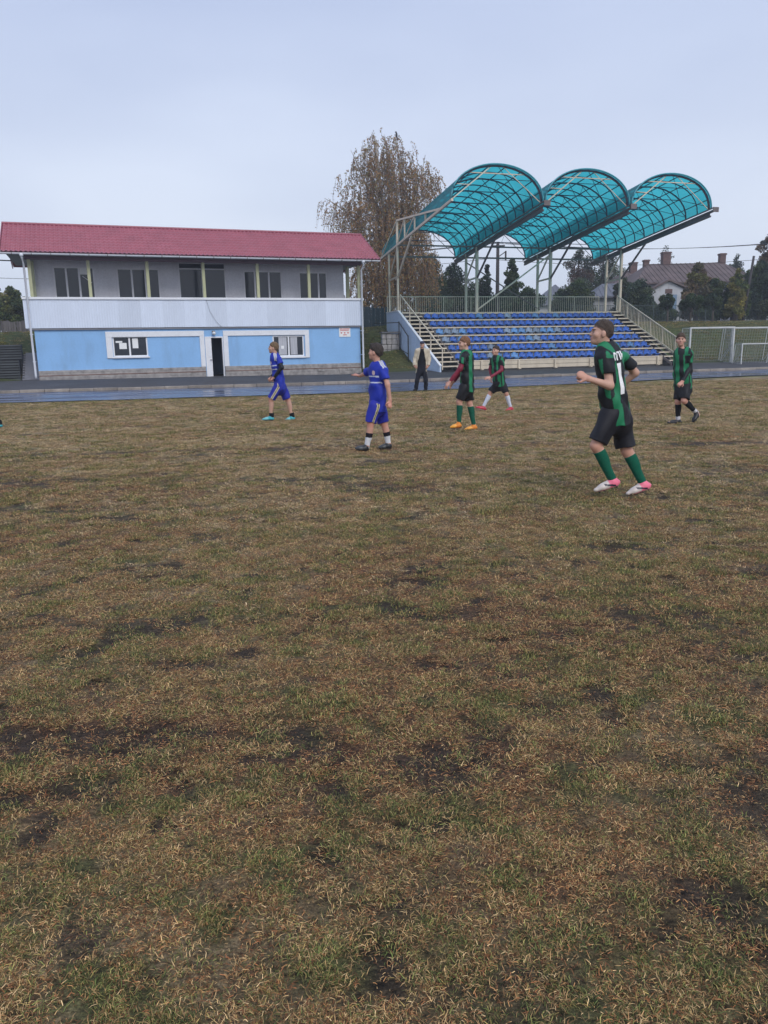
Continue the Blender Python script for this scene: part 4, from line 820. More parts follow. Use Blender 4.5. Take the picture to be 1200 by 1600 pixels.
for a in (('broad_tree', 'dark broad tree under the left canopy bay', 672, 398, 66, 76, 6000, DG, 21), ('broad_tree', 'blue-green tree left of the second canopy post pair', 708, 412, 68, 70, 6000, DG, 22), ('broad_tree', 'low dark tree just right of the first post pair', 752, 432, 70, 52, 4200, DG, 23),
          ('broad_tree', 'reddish autumn tree behind the right canopy bay', 905, 388, 84, 66, 6000, RED+DG[1:], 25), ('broad_tree', 'tall dark tree left of the brick house', 944, 384, 88, 70, 7000, DG+MG[:2]+RED[:1], 26),
          ('broad_tree', 'small dark tree below the canopy brace', 786, 452, 66, 60, 3500, DG, 27), ('broad_tree', 'olive bush behind the middle railing', 824, 446, 66, 50, 3200, MG[:1]+DG, 28), ('broad_tree', 'green bush behind the railing left of the shed', 905, 437, 65, 66, 4600, MG+DG, 29), ('broad_tree', 'dark evergreen bush right of the third post pair', 876, 450, 67, 40, 3000, DG, 30)):
    tree(*a[:7], a[7], a[8], group=gB)
tree('conifer', 'pointed dark conifer right of the utility pole', 800, 401, 67, 52, 6500, DG+MG[:2], 24, gB, shape=.5, clear=.05)
tree('conifer', 'slim dark conifer left of the utility pole', 761, 410, 70, 26, 2800, DG+MG[:1], 31, gB, shape=.5, clear=.05)
gR = 'garden trees on the right bank'
for a in (('garden_tree', 'dark green bush at the left corner of the old house', 1000, 437, 64, 64, 6000, DG+MG[:1], 41), ('garden_tree', 'brown autumn tree covering the old house front', 1092, 409, 64, 56, 5500, BRO+YEL[2:], 42), ('garden_tree', 'green bush right of the brown autumn tree', 1118, 434, 63, 50, 5000, MG+MG[:2]+DG, 43), ('garden_tree', 'green garden tree with yellow autumn top', 1150, 434, 63, 52, 5000, MG+MG[:2]+DG[:1], 44),
          ('garden_tree', 'yellow leaved shrub in front of the brown roof', 1154, 417, 61.5, 36, 2600, YEL+MG[:1], 45), ('garden_tree', 'dark bush at the right picture edge', 1190, 408, 64, 70, 7500, DG+MG[:2], 46), ('garden_tree', 'low green bush below the porch window', 1036, 474, 63, 40, 3200, MG+DG, 47),
          ('garden_tree', 'small bare-topped tree behind the house ridge', 1040, 380, 92, 44, 1200, DG+RED, 49), ('garden_tree', 'round green tree behind the right chimney', 1152, 394, 95, 44, 3000, DG, 50), ('garden_tree', 'reddish bush below the brick house', 975, 432, 66, 40, 3000, RED+DG, 51)):
    tree(*a, group=gR)
tree('tall_tree', 'tall brown tree cut off at the right picture edge', 1204, 362, 70, 56, 6500, BRO+DG[:1], 48, trunk=.25, clear=.3)
for k, (px, wd) in enumerate(((1045, 34), (1081, 40), (1116, 38))):
    tree('sapling', ('slim dark sapling left of three before the bar fence', 'slim dark sapling middle of three before the bar fence', 'slim dark sapling right of three before the bar fence')[k], px, 456, 57.0, wd*.8, 1100, DG+MG[:2], 60+k, 'saplings before the bar fence', .075, .2, .55, nc=10)
for k, (px, pt, Y, wd, c_, lb) in enumerate(((14, 446, 58, 52, MG+YEL[:1], 'yellowish green tree behind the left plank fence'), (36, 462, 62, 40, MG+DG, 'green tree touching the left pavilion edge'), (-30, 430, 66, 70, DG+MG, 'dark tree just outside the left picture edge'))):
    tree('broad_tree', lb, px, pt, Y, wd, 5000, c_, 70+k, 'trees left of the pavilion', size=.2)
tree('garden_tree', 'low shrub at the foot of the left plank fence', 2, 536, 44, 30, 1500, MG+YEL, 78, None, .05, .1, .02, cat='shrub')
# the far belt of trees that closes the horizon
fr3 = np.random.default_rng(4); cs = []; rd = []
for k in range(150): x = -190+380*k/149; cs.append((x, 150+fr3.uniform(-8, 8)+.3*x, 6.5+fr3.uniform(-1, 2.5))); rd.append((4, 3, fr3.uniform(2.5, 4.2)))
V, Fq, C_ = leaves(cs, rd, 20000, 1.0, DG+RED[:1], 8); tag(link('distant_wood', np_mesh('distant_wood', V, Fq, M['leaf'], C_)), 'far belt of dark trees along the horizon', 'wood', kind='stuff')
# birch: drooping twigs, thin autumn leaves
def birch(px, pyb, Y):
    r = np.random.default_rng(17); g0 = at(px, pyb, Y); gz = ground_z(g0.x, g0.y); o = empty('birch_tree', (g0.x, Y, gz-.1)); tag(o, 'tall thin-leaved autumn birch between the pavilion and the canopy', 'tree')
    L3 = lambda x, y, dy=0.0: at(x, y, Y)-Vector((g0.x, Y, gz-.1))+Vector((0, dy, 0))
    tr = MB(); lead = [[L3(612, 500), L3(612, 430), L3(606, 370), L3(596, 300), L3(588, 235), L3(586, 216)], [L3(612, 430), L3(626, 370), L3(644, 320), L3(658, 275), L3(664, 244)], [L3(608, 400), L3(586, 370), L3(556, 340), L3(524, 318), L3(508, 312)], [L3(600, 340), L3(572, 290), L3(556, 252), L3(548, 236)], [L3(640, 330), L3(664, 310), L3(678, 298)], [L3(600, 330), L3(616, 270), L3(620, 222)], [L3(612, 440), L3(580, 430), L3(562, 420)], [L3(614, 450), L3(650, 430), L3(668, 410)]]
    rad = [.22, .13, .10, .08, .06, .07, .08, .08]
    for l, q in zip(lead, rad):
        n = len(l); tr.tube([p+Vector((0, r.uniform(-.5, .5)*(i > 0), 0)) for i, p in enumerate(l)], [q*(1-.85*i/(n-1)) for i in range(n)], 7)
    tr.build('trunk', M['birchbark'], o, True)
    # crown outline: blobs (px, py, half width px, half height px, density)
    bl = [(590, 262, 40, 48, 1.0), (556, 296, 30, 40, .55), (612, 290, 38, 55, 1.0), (655, 300, 34, 52, 1.1), (672, 290, 16, 30, .5), (580, 345, 44, 44, 1.3), (625, 360, 44, 46, 1.5), (520, 325, 26, 28, .45), (540, 350, 32, 32, .6), (600, 410, 48, 46, 1.6), (645, 410, 36, 44, 1.4), (582, 450, 34, 34, 1.4), (622, 455, 40, 34, 1.5), (660, 440, 26, 36, 1.0), (600, 232, 26, 22, .5), (626, 238, 20, 24, .45)]
    tw = MB(); VV = []; CC = []; k_ = Y/FPX; cols = np.array([(.42, .25, .12), (.36, .22, .11), (.46, .28, .11), (.30, .23, .14), (.34, .31, .12), (.48, .25, .09)])
    tot = sum(b[2]*b[3]*b[4] for b in bl)
    for bx, by, hw, hh, den in bl:
        hw *= .93; hh *= .94; c_ = L3(bx, by); m = int(3000*bx**0*hw*hh*den/tot)
        for i in range(m):
            d = r.normal(size=3); d /= np.linalg.norm(d); q = r.random()**.4; s0 = Vector((c_.x+d[0]*hw*k_*q, d[1]*min(hw, 40)*k_*q, c_.z+d[2]*hh*k_*q+.3)); Lh = r.uniform(.7, 1.9); out = Vector((d[0], d[1], 0))*.35
            p1 = s0+out*.5*Lh+Vector((0, 0, -.15*Lh)); p2 = s0+out*.8*Lh+Vector((r.uniform(-.1, .1), 0, -.6*Lh)); p3 = p2+Vector((r.uniform(-.12, .12), 0, -.5*Lh))
            tw.tube([s0, p1, p2, p3], [.014, .011, .008, .004], 3)
            nl = int(r.integers(16, 34)*min(1.3, .45+.55*den)); f = r.random(nl); warm = np.clip((by-230)/250, 0, 1)
            pts = np.array([(s0.lerp(p1, x*3) if x < .33 else (p1.lerp(p2, (x-.33)*3) if x < .66 else p2.lerp(p3, (x-.66)*2.94))) for x in f])+r.normal(size=(nl, 3))*.06
            a = r.normal(size=(nl, 3))*.5+np.array([0, 0, -1]); a /= np.linalg.norm(a, axis=1)[:, None]; b = np.cross(a, r.normal(size=(nl, 3))); b /= np.linalg.norm(b, axis=1)[:, None]; sz = r.uniform(.07, .13, (nl, 1))
            VV.append(np.stack([pts-a*sz*.5, pts+b*sz*.36, pts+a*sz*.6, pts-b*sz*.36], 1).reshape(-1, 3)); tone = cols[r.integers(0, 6, nl)]*r.uniform(.6, 1.25, (nl, 1)); tone = tone*(1-.12*(1-warm)); CC.append(np.repeat(tone, 4, 0))
    tw.build('twigs', mat('grey_birch_twigs', (.20, .165, .155), .8, .2), o); VV = np.concatenate(VV); link('crown', np_mesh('crown', VV, np.arange(len(VV)).reshape(-1, 4), M['leaf'], np.concatenate(CC)), o)
birch(612, 488, 56)
# crow on the topmost twig
cp = at(619.5, 211, 56); cr = empty('crow', (cp.x, cp.y, cp.z-.12)); tag(cr, 'black crow perched on the topmost birch twig', 'bird')
ball('body', (0, 0, .12), .085, M['crow'], cr, .9, .9, 2.0, 8); ball('head', (-.03, 0, .30), .055, M['crow'], cr, 1.1, 1, 1, 7); MB().prism([(-.13, .30), (-.07, .32), (-.07, .28)], -.012, .012, 1).build('beak', M['crow'], cr)
MB().prism([(.0, -.0), (.07, .02), (.10, -.22), (.03, -.22)], -.03, .03, 1).build('tail', M['crow'], cr)
MB().tube([(0, 0, .02), (0, 0, -.06), (.02, .01, -.9), (.1, .02, -2.0)], [.008, .01, .012, .015], 4).build('perch_twig', M['bark'], cr)

# ================================================================== PEOPLE
class Sdf:
    "signed distance grid; smooth unions of tapered limbs and ellipsoids, meshed by surface nets"
    def __init__(s, lo, hi, h):
        s.h = h; s.lo = np.array(lo, np.float32)-3*h; s.n = np.ceil((np.array(hi)-s.lo)/h).astype(int)+4; s.a = np.full(s.n, 9.0, np.float32)
    def win(s, lo, hi):
        i0 = np.clip(np.floor((np.array(lo)-s.lo)/s.h).astype(int), 0, s.n); i1 = np.clip(np.ceil((np.array(hi)-s.lo)/s.h).astype(int)+1, 0, s.n); sl = tuple(slice(a, b) for a, b in zip(i0, i1))
        g = [(np.arange(a, b)*s.h+s.lo[k]).astype(np.float32) for k, (a, b) in enumerate(zip(i0, i1))]; return sl, np.stack(np.meshgrid(*g, indexing='ij'), -1)
    def put(s, sl, d, k, mode):
        o = s.a[sl]
        if mode == 'sub': d = -d; h = np.maximum(k-np.abs(o-d), 0)/k; s.a[sl] = np.maximum(o, d)+h*h*k*.25
        else: h = np.maximum(k-np.abs(o-d), 0)/k; s.a[sl] = np.minimum(o, d)-h*h*k*.25
    def cone(s, a, b, ra, rb, k=.02, fl=None, flat=(0, 0), mode='add'):
        "fl=(axis, factor) flattens along axis; flat=(start,end) cuts the ends square"
        a = np.array(a, np.float32); b = np.array(b, np.float32); m = max(ra, rb)+max(k, .02)+.015; sl, P = s.win(np.minimum(a, b)-m, np.maximum(a, b)+m)
        if P.size == 0: return
        q = P-a; ab = b-a
        if fl is not None: ax = np.array(fl[0], np.float32); q = q+(q@ax)[..., None]*ax*(1/fl[1]-1)
        L2 = ab@ab+1e-9; t0 = (q@ab)/L2; t = np.clip(t0, 0, 1); d = np.linalg.norm(q-t[..., None]*ab, axis=-1)-(ra+(rb-ra)*t)
        if fl is not None: d = d*.8
        L = math.sqrt(L2)
        if flat[0]: d = np.maximum(d, -t0*L)
        if flat[1]: d = np.maximum(d, (t0-1)*L)
        s.put(sl, d, k, mode)
    def ell(s, c, ax, r, k=.02, mode='add'):
        c = np.array(c, np.float32); m = max(r)+max(k, .02)+.015; sl, P = s.win(c-m, c+m)
        if P.size == 0: return
        q = np.stack([(P-c)@np.array(x, np.float32) for x in ax], -1); r = np.array(r, np.float32); k0 = np.linalg.norm(q/r, axis=-1); k1 = np.linalg.norm(q/(r*r), axis=-1)+1e-6
        s.put(sl, k0*(k0-1)/k1, k, mode)
    def pts(s):
        return np.stack(np.meshgrid(*[(np.arange(s.n[k])*s.h+s.lo[k]).astype(np.float32) for k in range(3)], indexing='ij'), -1)
    def mesh(s):
        a = s.a; neg = a < 0; n = s.n
        cr = lambda dx, dy, dz: neg[dx:n[0]-1+dx, dy:n[1]-1+dy, dz:n[2]-1+dz]
        cnt = sum(cr(i, j, k).astype(np.int8) for i in (0, 1) for j in (0, 1) for k in (0, 1)); act = (cnt > 0) & (cnt < 8)
        I = np.argwhere(act); idx = -np.ones(act.shape, np.int32); idx[act] = np.arange(len(I)); acc = np.zeros((len(I), 3)); num = np.zeros(len(I))
        g = lambda o: a[I[:, 0]+o[0], I[:, 1]+o[1], I[:, 2]+o[2]]
        C8 = [(i, j, k) for i in (0, 1) for j in (0, 1) for k in (0, 1)]
        for o in C8:
            for ax in range(3):
                if o[ax] == 0:
                    e = list(o); e[ax] = 1; u = g(o); v = g(e); m = (u < 0) != (v < 0); t = u[m]/(u[m]-v[m]); p = np.tile(np.array(o, float), (m.sum(), 1)); p[:, ax] += t; acc[m] += p; num[m] += 1
        V = (I+acc/num[:, None])*s.h+s.lo; Fs = []
        for ax in range(3):
            b, c = (ax+1) % 3, (ax+2) % 3; sa = [slice(None)]*3; sb = [slice(None)]*3; sa[ax] = slice(0, n[ax]-1); sb[ax] = slice(1, n[ax]); x = neg[tuple(sa)]; y = neg[tuple(sb)]
            for flip in (0, 1):
                E = np.argwhere((x & ~y) if not flip else (~x & y)); E = E[(E[:, b] > 0) & (E[:, c] > 0) & (E[:, b] < n[b]-1) & (E[:, c] < n[c]-1)]
                def cell(db, dc): q = E.copy(); q[:, b] += db; q[:, c] += dc; return idx[q[:, 0], q[:, 1], q[:, 2]]
                qd = np.stack([cell(-1, -1), cell(0, -1), cell(0, 0), cell(-1, 0)], -1); qd = qd[(qd >= 0).all(1)]
                Fs.append(qd if not flip else qd[:, ::-1])
        return V.astype(np.float32), np.concatenate(Fs)
N_ = lambda v: np.array(v, float)/np.linalg.norm(v)
def orth(v, *us):
    v = np.array(v, float)
    for u in us: v = v-(v@u)*u
    return N_(v)
def wrinkle(P, amp, f=26.0, ph=0.0):
    x, y, z = P[..., 0], P[..., 1], P[..., 2]
    return amp*(np.sin(f*(x*.9+z*.55)+3*np.sin(9*y+7*z+ph)+ph)+.7*np.sin(f*1.7*(y*.8-z*.6+x*.2)+2.5*np.sin(11*x+ph))+.5*np.sin(f*.6*(z+.4*x)+4*np.sin(6*x+5*y+ph)))
PMAT = dict(skin=colmat('skin', .55, .1, 150, .4, var=.08, scale=14), cloth=colmat('jersey_cloth', .6, .25, 260, .35, var=.08, scale=18), hair=colmat('hair', .7, .8, 160, .3, var=.35, scale=60), boot=colmat('boot_leather', .4, .1, 120, .5, var=.1, scale=20), sock=colmat('knit_sock', .9, .4, 320, .2, var=.1, scale=30), dull=colmat('dark_cloth', .85, .3, 200, .2, var=.12, scale=12))
PEOPLE = {}
PEOPLE['p1']=dict(base=(-2.181,16.710,0.0),face=(-1, -0.05),chest=(-1, -0.15),J=dict(top=(-0.100,0.000,1.653),head=(-0.099,0.000,1.541),chin=(-0.165,0.000,1.418),neck=(-0.072,0.000,1.398),sha=(0.020,-0.160,1.317),ela=(0.089,-0.240,1.132),wra=(-0.087,-0.160,0.934),haa=(-0.180,-0.100,0.866),shb=(-0.077,0.160,1.316),elb=(-0.053,0.220,1.111),wrb=(-0.181,0.080,0.928),hab=(-0.234,0.000,0.884),pel=(0.000,0.000,0.764),hia=(-0.019,-0.090,0.701),kna=(-0.193,-0.100,0.462),ana=(-0.204,-0.100,0.107),toa=(-0.398,-0.120,0.017),hea=(-0.146,-0.100,0.024),hib=(0.026,0.090,0.692),knb=(0.145,0.100,0.442),anb=(0.219,0.100,0.082),tob=(0.077,0.080,-0.024),heb=(0.285,0.100,0.004)))
PEOPLE['p2']=dict(base=(-0.061,11.290,0.0),face=(-0.9, 0.35),chest=(-0.85, -0.5),J=dict(top=(-0.014,0.000,1.544),head=(-0.017,0.000,1.422),chin=(-0.089,0.000,1.279),neck=(0.012,0.000,1.264),sha=(0.093,-0.140,1.179),ela=(0.148,-0.200,0.965),wra=(0.180,-0.200,0.747),haa=(0.174,-0.220,0.640),shb=(-0.079,0.140,1.176),elb=(-0.178,0.340,1.112),wrb=(-0.265,0.540,1.075),hab=(-0.355,0.620,1.098),pel=(0.000,0.000,0.692),hia=(-0.038,-0.080,0.634),kna=(-0.113,-0.080,0.413),ana=(-0.167,-0.080,0.087),toa=(-0.332,-0.100,0.027),hea=(-0.155,-0.080,0.002),hib=(0.045,0.080,0.620),knb=(0.083,0.090,0.393),anb=(0.148,0.100,0.088),tob=(0.009,0.080,0.007),heb=(0.195,0.100,0.020)))
PEOPLE['p3']=dict(base=(1.418,27.510,0.0),face=(-0.1, -1),chest=(-0.05, -1),J=dict(top=(0.038,0.000,1.722),head=(0.037,0.000,1.595),chin=(0.028,-0.060,1.469),neck=(0.036,0.000,1.434),sha=(-0.144,0.000,1.376),ela=(-0.231,0.040,1.102),wra=(-0.251,-0.120,0.874),haa=(-0.176,-0.160,0.774),shb=(0.219,0.000,1.369),elb=(0.275,0.040,1.092),wrb=(0.241,-0.120,0.864),hab=(0.160,-0.160,0.767),pel=(0.000,0.000,0.756),hia=(-0.080,0.000,0.669),kna=(-0.165,-0.060,0.361),ana=(-0.199,0.000,0.069),toa=(-0.307,-0.140,0.005),hea=(-0.174,0.060,0.010),hib=(0.089,0.000,0.665),knb=(0.140,-0.050,0.355),anb=(0.155,0.050,0.060),tob=(0.055,-0.100,-0.020),heb=(0.180,0.100,0.001)))
PEOPLE['p4']=dict(base=(1.546,14.040,0.0),face=(-1, -0.15),chest=(-0.9, 0.25),J=dict(top=(-0.054,-0.000,1.652),head=(-0.059,0.000,1.552),chin=(-0.122,0.000,1.442),neck=(-0.013,0.000,1.417),sha=(-0.063,-0.150,1.318),ela=(-0.147,-0.200,1.115),wra=(-0.323,-0.200,0.901),haa=(-0.415,-0.200,0.790),shb=(0.051,0.160,1.314),elb=(-0.058,0.220,1.098),wrb=(-0.227,0.160,0.885),hab=(-0.319,0.120,0.779),pel=(0.000,0.000,0.796),hia=(-0.066,-0.080,0.744),kna=(-0.152,-0.080,0.529),ana=(-0.152,-0.080,0.161),toa=(-0.293,-0.100,0.050),hea=(-0.111,-0.080,0.068),hib=(0.032,0.080,0.734),knb=(0.048,0.060,0.493),anb=(0.129,0.040,0.098),tob=(-0.050,0.000,-0.011),heb=(0.189,0.050,0.014)))
PEOPLE['p5']=dict(base=(2.740,18.120,0.0),face=(-0.7, -0.7),chest=(-0.65, -0.75),J=dict(top=(-0.089,0.000,1.492),head=(-0.091,0.000,1.391),chin=(-0.133,-0.050,1.286),neck=(-0.066,0.000,1.256),sha=(0.044,-0.110,1.197),ela=(0.024,-0.160,0.953),wra=(-0.239,-0.260,0.802),haa=(-0.419,-0.300,0.774),shb=(-0.144,0.120,1.191),elb=(-0.189,0.160,0.972),wrb=(-0.171,0.060,0.783),hab=(-0.191,0.020,0.682),pel=(0.000,0.000,0.657),hia=(0.063,-0.030,0.605),kna=(0.157,-0.060,0.406),ana=(0.269,0.000,0.097),toa=(0.146,-0.120,-0.003),hea=(0.341,0.020,0.012),hib=(-0.062,0.030,0.605),knb=(-0.198,0.060,0.429),anb=(-0.351,0.080,0.118),tob=(-0.548,0.060,0.079),heb=(-0.297,0.080,0.013)))
PEOPLE['p6']=dict(base=(2.250,7.450,0.0),face=(-1, 0.08),chest=(-0.76, 0.65),J=dict(top=(-0.160,0.000,1.682),head=(-0.162,0.000,1.576),chin=(-0.239,0.000,1.454),neck=(-0.111,0.000,1.454),sha=(-0.154,-0.150,1.367),ela=(-0.124,-0.200,1.092),wra=(-0.331,-0.240,1.159),haa=(-0.404,-0.220,1.198),shb=(0.094,0.130,1.354),elb=(0.236,0.200,1.191),wrb=(0.134,0.260,1.073),hab=(0.070,0.260,1.086),pel=(0.000,0.000,0.831),hia=(-0.086,-0.080,0.771),kna=(-0.204,-0.100,0.518),ana=(-0.024,-0.080,0.182),toa=(-0.199,-0.100,0.053),hea=(0.053,-0.080,0.130),hib=(0.071,0.070,0.743),knb=(0.151,0.080,0.439),anb=(0.317,0.060,0.126),tob=(0.156,0.020,-0.012),heb=(0.406,0.060,0.066)))
PEOPLE['p7']=dict(base=(5.584,14.410,0.0),face=(-0.35, -0.95),chest=(-0.5, -0.85),J=dict(top=(-0.091,0.000,1.642),head=(-0.087,0.000,1.523),chin=(-0.113,-0.050,1.385),neck=(-0.051,0.000,1.356),sha=(0.042,-0.120,1.280),ela=(0.066,-0.100,1.021),wra=(-0.095,-0.220,0.786),haa=(-0.183,-0.250,0.708),shb=(-0.086,0.130,1.287),elb=(-0.110,0.120,1.025),wrb=(-0.104,0.080,0.768),hab=(-0.106,0.040,0.652),pel=(0.000,0.000,0.711),hia=(0.032,-0.050,0.654),kna=(-0.019,-0.140,0.426),ana=(0.269,0.000,0.210),toa=(0.226,-0.050,0.013),hea=(0.347,0.020,0.147),hib=(-0.025,0.050,0.650),knb=(-0.077,0.000,0.406),anb=(-0.036,0.040,0.064),tob=(-0.256,0.000,-0.012),heb=(0.031,0.060,-0.017)))
def person(key, label, group, look, h=.008, base=None, hidden_hand=()):
    S = PEOPLE[key]; J = {k: np.array(v, float) for k, v in S['J'].items()}; K = look
    b0 = base or S['base']; root = empty('person', (b0[0], b0[1], float(zP(np.array([b0[0]]), np.array([b0[1]]))[0])-.014 if b0[1] < 26 else .0)); tag(root, label, 'person', group)
    sc_ = K.get('sc', J['top'][2]/1.7); low = min(J[q][2] for q in ('toa', 'tob', 'hea', 'heb'))
    if low < 0:
        for q in J: J[q][2] -= low*.6
    U = N_(J['neck']-J['pel']); F = orth(np.array([S['chest'][0], S['chest'][1], 0]), U); Rr = np.cross(F, U)      # Rr: his right
    for q in 'ab': J['hi'+q] = J['pel']-U*.03*sc_+(J['hi'+q]-J['pel'])*np.array([.9, .9, 0])
    hu = N_(J['top']-J['chin']); hf0 = np.array([S['face'][0], S['face'][1], 0.0]); hu = N_(.35*hu+.65*np.array([0, 0, 1])+hf0*K.get('nod', 0.0)); hf = orth(hf0, hu); hr = np.cross(hf, hu); hs = .96*(sc_**.35); H = J['head']; ax = (hr, hf, hu)
    lo = np.min(list(J.values()), 0)-.22; hi = np.max(list(J.values()), 0)+.22; lo[2] = -.05
    hp = lambda r, f, u: H+(hr*r+hf*f+hu*u)*hs
    # ---------- body: one continuous surface
    B = Sdf(lo, hi, h); pel, nk = J['pel'], J['neck']
    B.cone(pel, pel+(nk-pel)*.80, .132*sc_, .145*sc_, .05, (F, .68)); B.cone(nk-U*.07, hp(0, -.02, -.04), .054*sc_, .049*sc_, .03)
    for q in 'ab':
        B.cone(nk-U*.10*sc_, J['sh'+q]-U*.022, .044*sc_, .040*sc_, .04); B.cone(J['sh'+q]-U*.012, J['el'+q], .042*sc_, .039*sc_, .02); B.cone(J['el'+q], J['wr'+q], .040*sc_, .026*sc_, .02)
        B.cone(J['hi'+q], J['kn'+q], .080*sc_, .052*sc_, .05); B.cone(J['kn'+q], J['an'+q], .048*sc_, .034*sc_, .03); sh = N_(J['an'+q]-J['kn'+q]); bk = orth(J['he'+q]-J['to'+q], sh)
        B.ell(J['kn'+q]+(J['an'+q]-J['kn'+q])*.30+bk*.022*sc_, (sh, bk, np.cross(sh, bk)), (.12*sc_, .042*sc_, .046*sc_), .03); fd = N_(J['to'+q]-J['he'+q]); B.cone(J['he'+q]+fd*.04+[0, 0, .035], J['to'+q]-fd*.05+[0, 0, .03], .03, .028, .03); B.cone(J['an'+q], J['he'+q]+fd*.06+[0, 0, .04], .036, .034, .02)
        # hand
        w_ = J['wr'+q]; dh = N_(J['ha'+q]-w_); c = K.get('curl'+q, .5); inn = orth(pel-w_ if q not in K.get('palm', {}) else np.array(K['palm'][q], float), dh); sd = np.cross(dh, inn); fl_ = (inn, .55)
        if sd@hf < 0: sd = -sd
        g = .98*sc_**.4; B.cone(w_, w_+dh*.085*g, .027*g, .040*g, .02, fl_)
        for j, ln in enumerate((.066, .074, .070, .054)):
            o = w_+dh*.088*g+sd*(.030-.0205*j)*g; a1 = c*1.0+.06*j; d1 = dh*math.cos(a1)+inn*math.sin(a1); a2 = a1+c*1.5; d2 = dh*math.cos(a2)+inn*math.sin(a2); m1 = o+d1*ln*.52*g; B.cone(o-dh*.012, m1, .0098*g, .0092*g, .006); B.cone(m1, m1+d2*ln*.55*g, .0092*g, .008*g, .004)
        o = w_+dh*.03*g+sd*.030*g; t1 = o+(dh*.6+sd*.75+inn*.25*c)*.042*g; B.cone(o, t1, .013*g, .0105*g, .012); B.cone(t1, t1+(dh*.9+sd*(.35-.5*c)+inn*.6*c)*.034*g, .0105*g, .0085*g, .005)
    # head and face
    B.ell(hp(0, -.012, .022), ax, (.076*hs, .096*hs, .100*hs), .02); B.ell(hp(0, .018, -.045), ax, (.060*hs, .072*hs, .078*hs), .03); B.ell(hp(0, .066, -.092), ax, (.026*hs, .022*hs, .022*hs), .03)
    B.cone(hp(0, .086, .010), hp(0, .101, -.026), .009, .014, .014)
    for s_ in (-1, 1):
        B.ell(hp(.079*s_, -.008, -.012), (hr, hf, hu), (.012, .020*hs, .033*hs), .012); B.cone(hp(.012*s_, .092, .024), hp(.045*s_, .080, .026), .010, .008, .012); B.ell(hp(.033*s_, .098, .004), ax, (.020, .014, .012), .012, 'sub'); B.ell(hp(.046*s_, .058, -.026), ax, (.02, .02, .02), .03)
    B.cone(hp(-.018, .088, -.062), hp(.018, .088, -.062), .0085, .0085, .008); B.cone(hp(-.016, .090, -.0545), hp(.016, .090, -.0545), .004, .004, .004)
    V, Fq = B.mesh(); d = V-H; fr_ = d@hf/hs; uu = d@hu/hs; rr_ = np.abs(d@hr)/hs; C = np.tile(np.array(K.get('skin', (.50, .30, .225)), np.float32), (len(V), 1))
    lip = (fr_ > .075) & (np.abs(uu+.060) < .011) & (rr_ < .026); C[lip] = np.array((.42, .19, .16)); brow = (fr_ > .07) & (np.abs(uu-.027) < .0045) & (rr_ > .012) & (rr_ < .052); C[brow] = np.array(K['hair'])*1.1
    for q in 'ab': hd = np.linalg.norm(V-(J['wr'+q]+N_(J['ha'+q]-J['wr'+q])*.1), axis=1) < .11; C[hd] = C[hd]*np.array([1.03, .92, .9]); kn = np.linalg.norm(V-J['kn'+q], axis=1) < .07; C[kn] = C[kn]*np.array([1.0, .88, .85])
    link('body', np_mesh('body', V, Fq, PMAT['skin'], C, True), root)
    em = [(.26, .20, .18), (.04, .03, .025)]
    for s_ in (-1, 1):
        c_ = hp(.032*s_, .081, .004); bm = bmesh.new(); bmesh.ops.create_uvsphere(bm, u_segments=10, v_segments=8, radius=.0095); V = np.array([v.co[:] for v in bm.verts])+c_; me = bpy.data.meshes.new('eye'); bm.to_mesh(me); bm.free(); me.vertices.foreach_set('co', V.astype(np.float32).ravel())
        a = me.color_attributes.new('Col', 'FLOAT_COLOR', 'POINT'); cc = np.ones((len(V), 4), np.float32); cc[:, :3] = np.where(((V-c_)@hf > .0055)[:, None], em[1], em[0]); a.data.foreach_set('color', cc.ravel()); me.materials.append(PMAT['boot']); link('eye', me, root)
    # ---------- hair or cap
    def finish(S_, name, mt, colf, parent=root, wr=0.0, smooth=True):
        if wr: S_.a += wrinkle(S_.pts(), wr, K.get('wf', 24.0), K.get('ph', 0.0))
        V, Fq = S_.mesh(); V_ = V.astype(float); return link(name, np_mesh(name, V, Fq, PMAT[mt], colf(V_), smooth), parent), V, Fq
    Hs = Sdf(H-.2, H+.2, h*.8)
    if K.get('cap'):
        Hs.ell(hp(0, -.006, .045), ax, (.088*hs, .106*hs, .082*hs), .01); P = Hs.pts()-H; Hs.a = np.maximum(Hs.a, -(P@hu-.028*hs)); Hs.cone(hp(0, .08, .036), hp(0, .135, .028), .06, .045, .012, (hu, .14)); finish(Hs, 'cap', 'dull', lambda V: np.tile((.035, .04, .075), (len(V), 1)))
    else:
        def haircol(V):
            d = V-H; f2 = d@hf/hs; u2 = d@hu/hs; l2 = np.where(f2 > 0, .5*f2, np.maximum(1.1*f2, -.085)); k2 = np.clip((u2-l2)/K.get('fadeh', .02), 0, 1)[:, None]*.75+.25; n2 = (.75+.5*RNG.random(len(V)))[:, None]
            return np.array(K['hair'])*n2*k2+np.array(K.get('skin', (.5, .3, .225)))*(1-k2)*.8
        th = K.get('hairlen', .014); Hs.ell(hp(0, -.016, .028), ax, (.076*hs+th*.75, .098*hs+th*.8, .100*hs+th), .01)
        if K.get('quiff'): Hs.ell(hp(0, .05, .105), ax, (.05, .045, .028), .03)
        P = Hs.pts()-H; f_ = P@hf/hs; u_ = P@hu/hs; line = np.where(f_ > .0, .50*f_+K.get('fade', -.006), np.maximum(1.1*f_+K.get('fade', -.006), -.088)); Hs.a += th*.95*(1-np.clip((u_-line)/.045, 0, 1)); Hs.a = np.maximum(Hs.a, (line-.012-u_)*.8); Hs.a += wrinkle(P, .0016, 95, 1.3)
        finish(Hs, 'hair', 'hair', haircol)
    # ---------- upper garments
    T = Sdf(lo, hi, h); hem = pel-U*K.get('hem', .10)*sc_; tk = K.get('loose', .020)
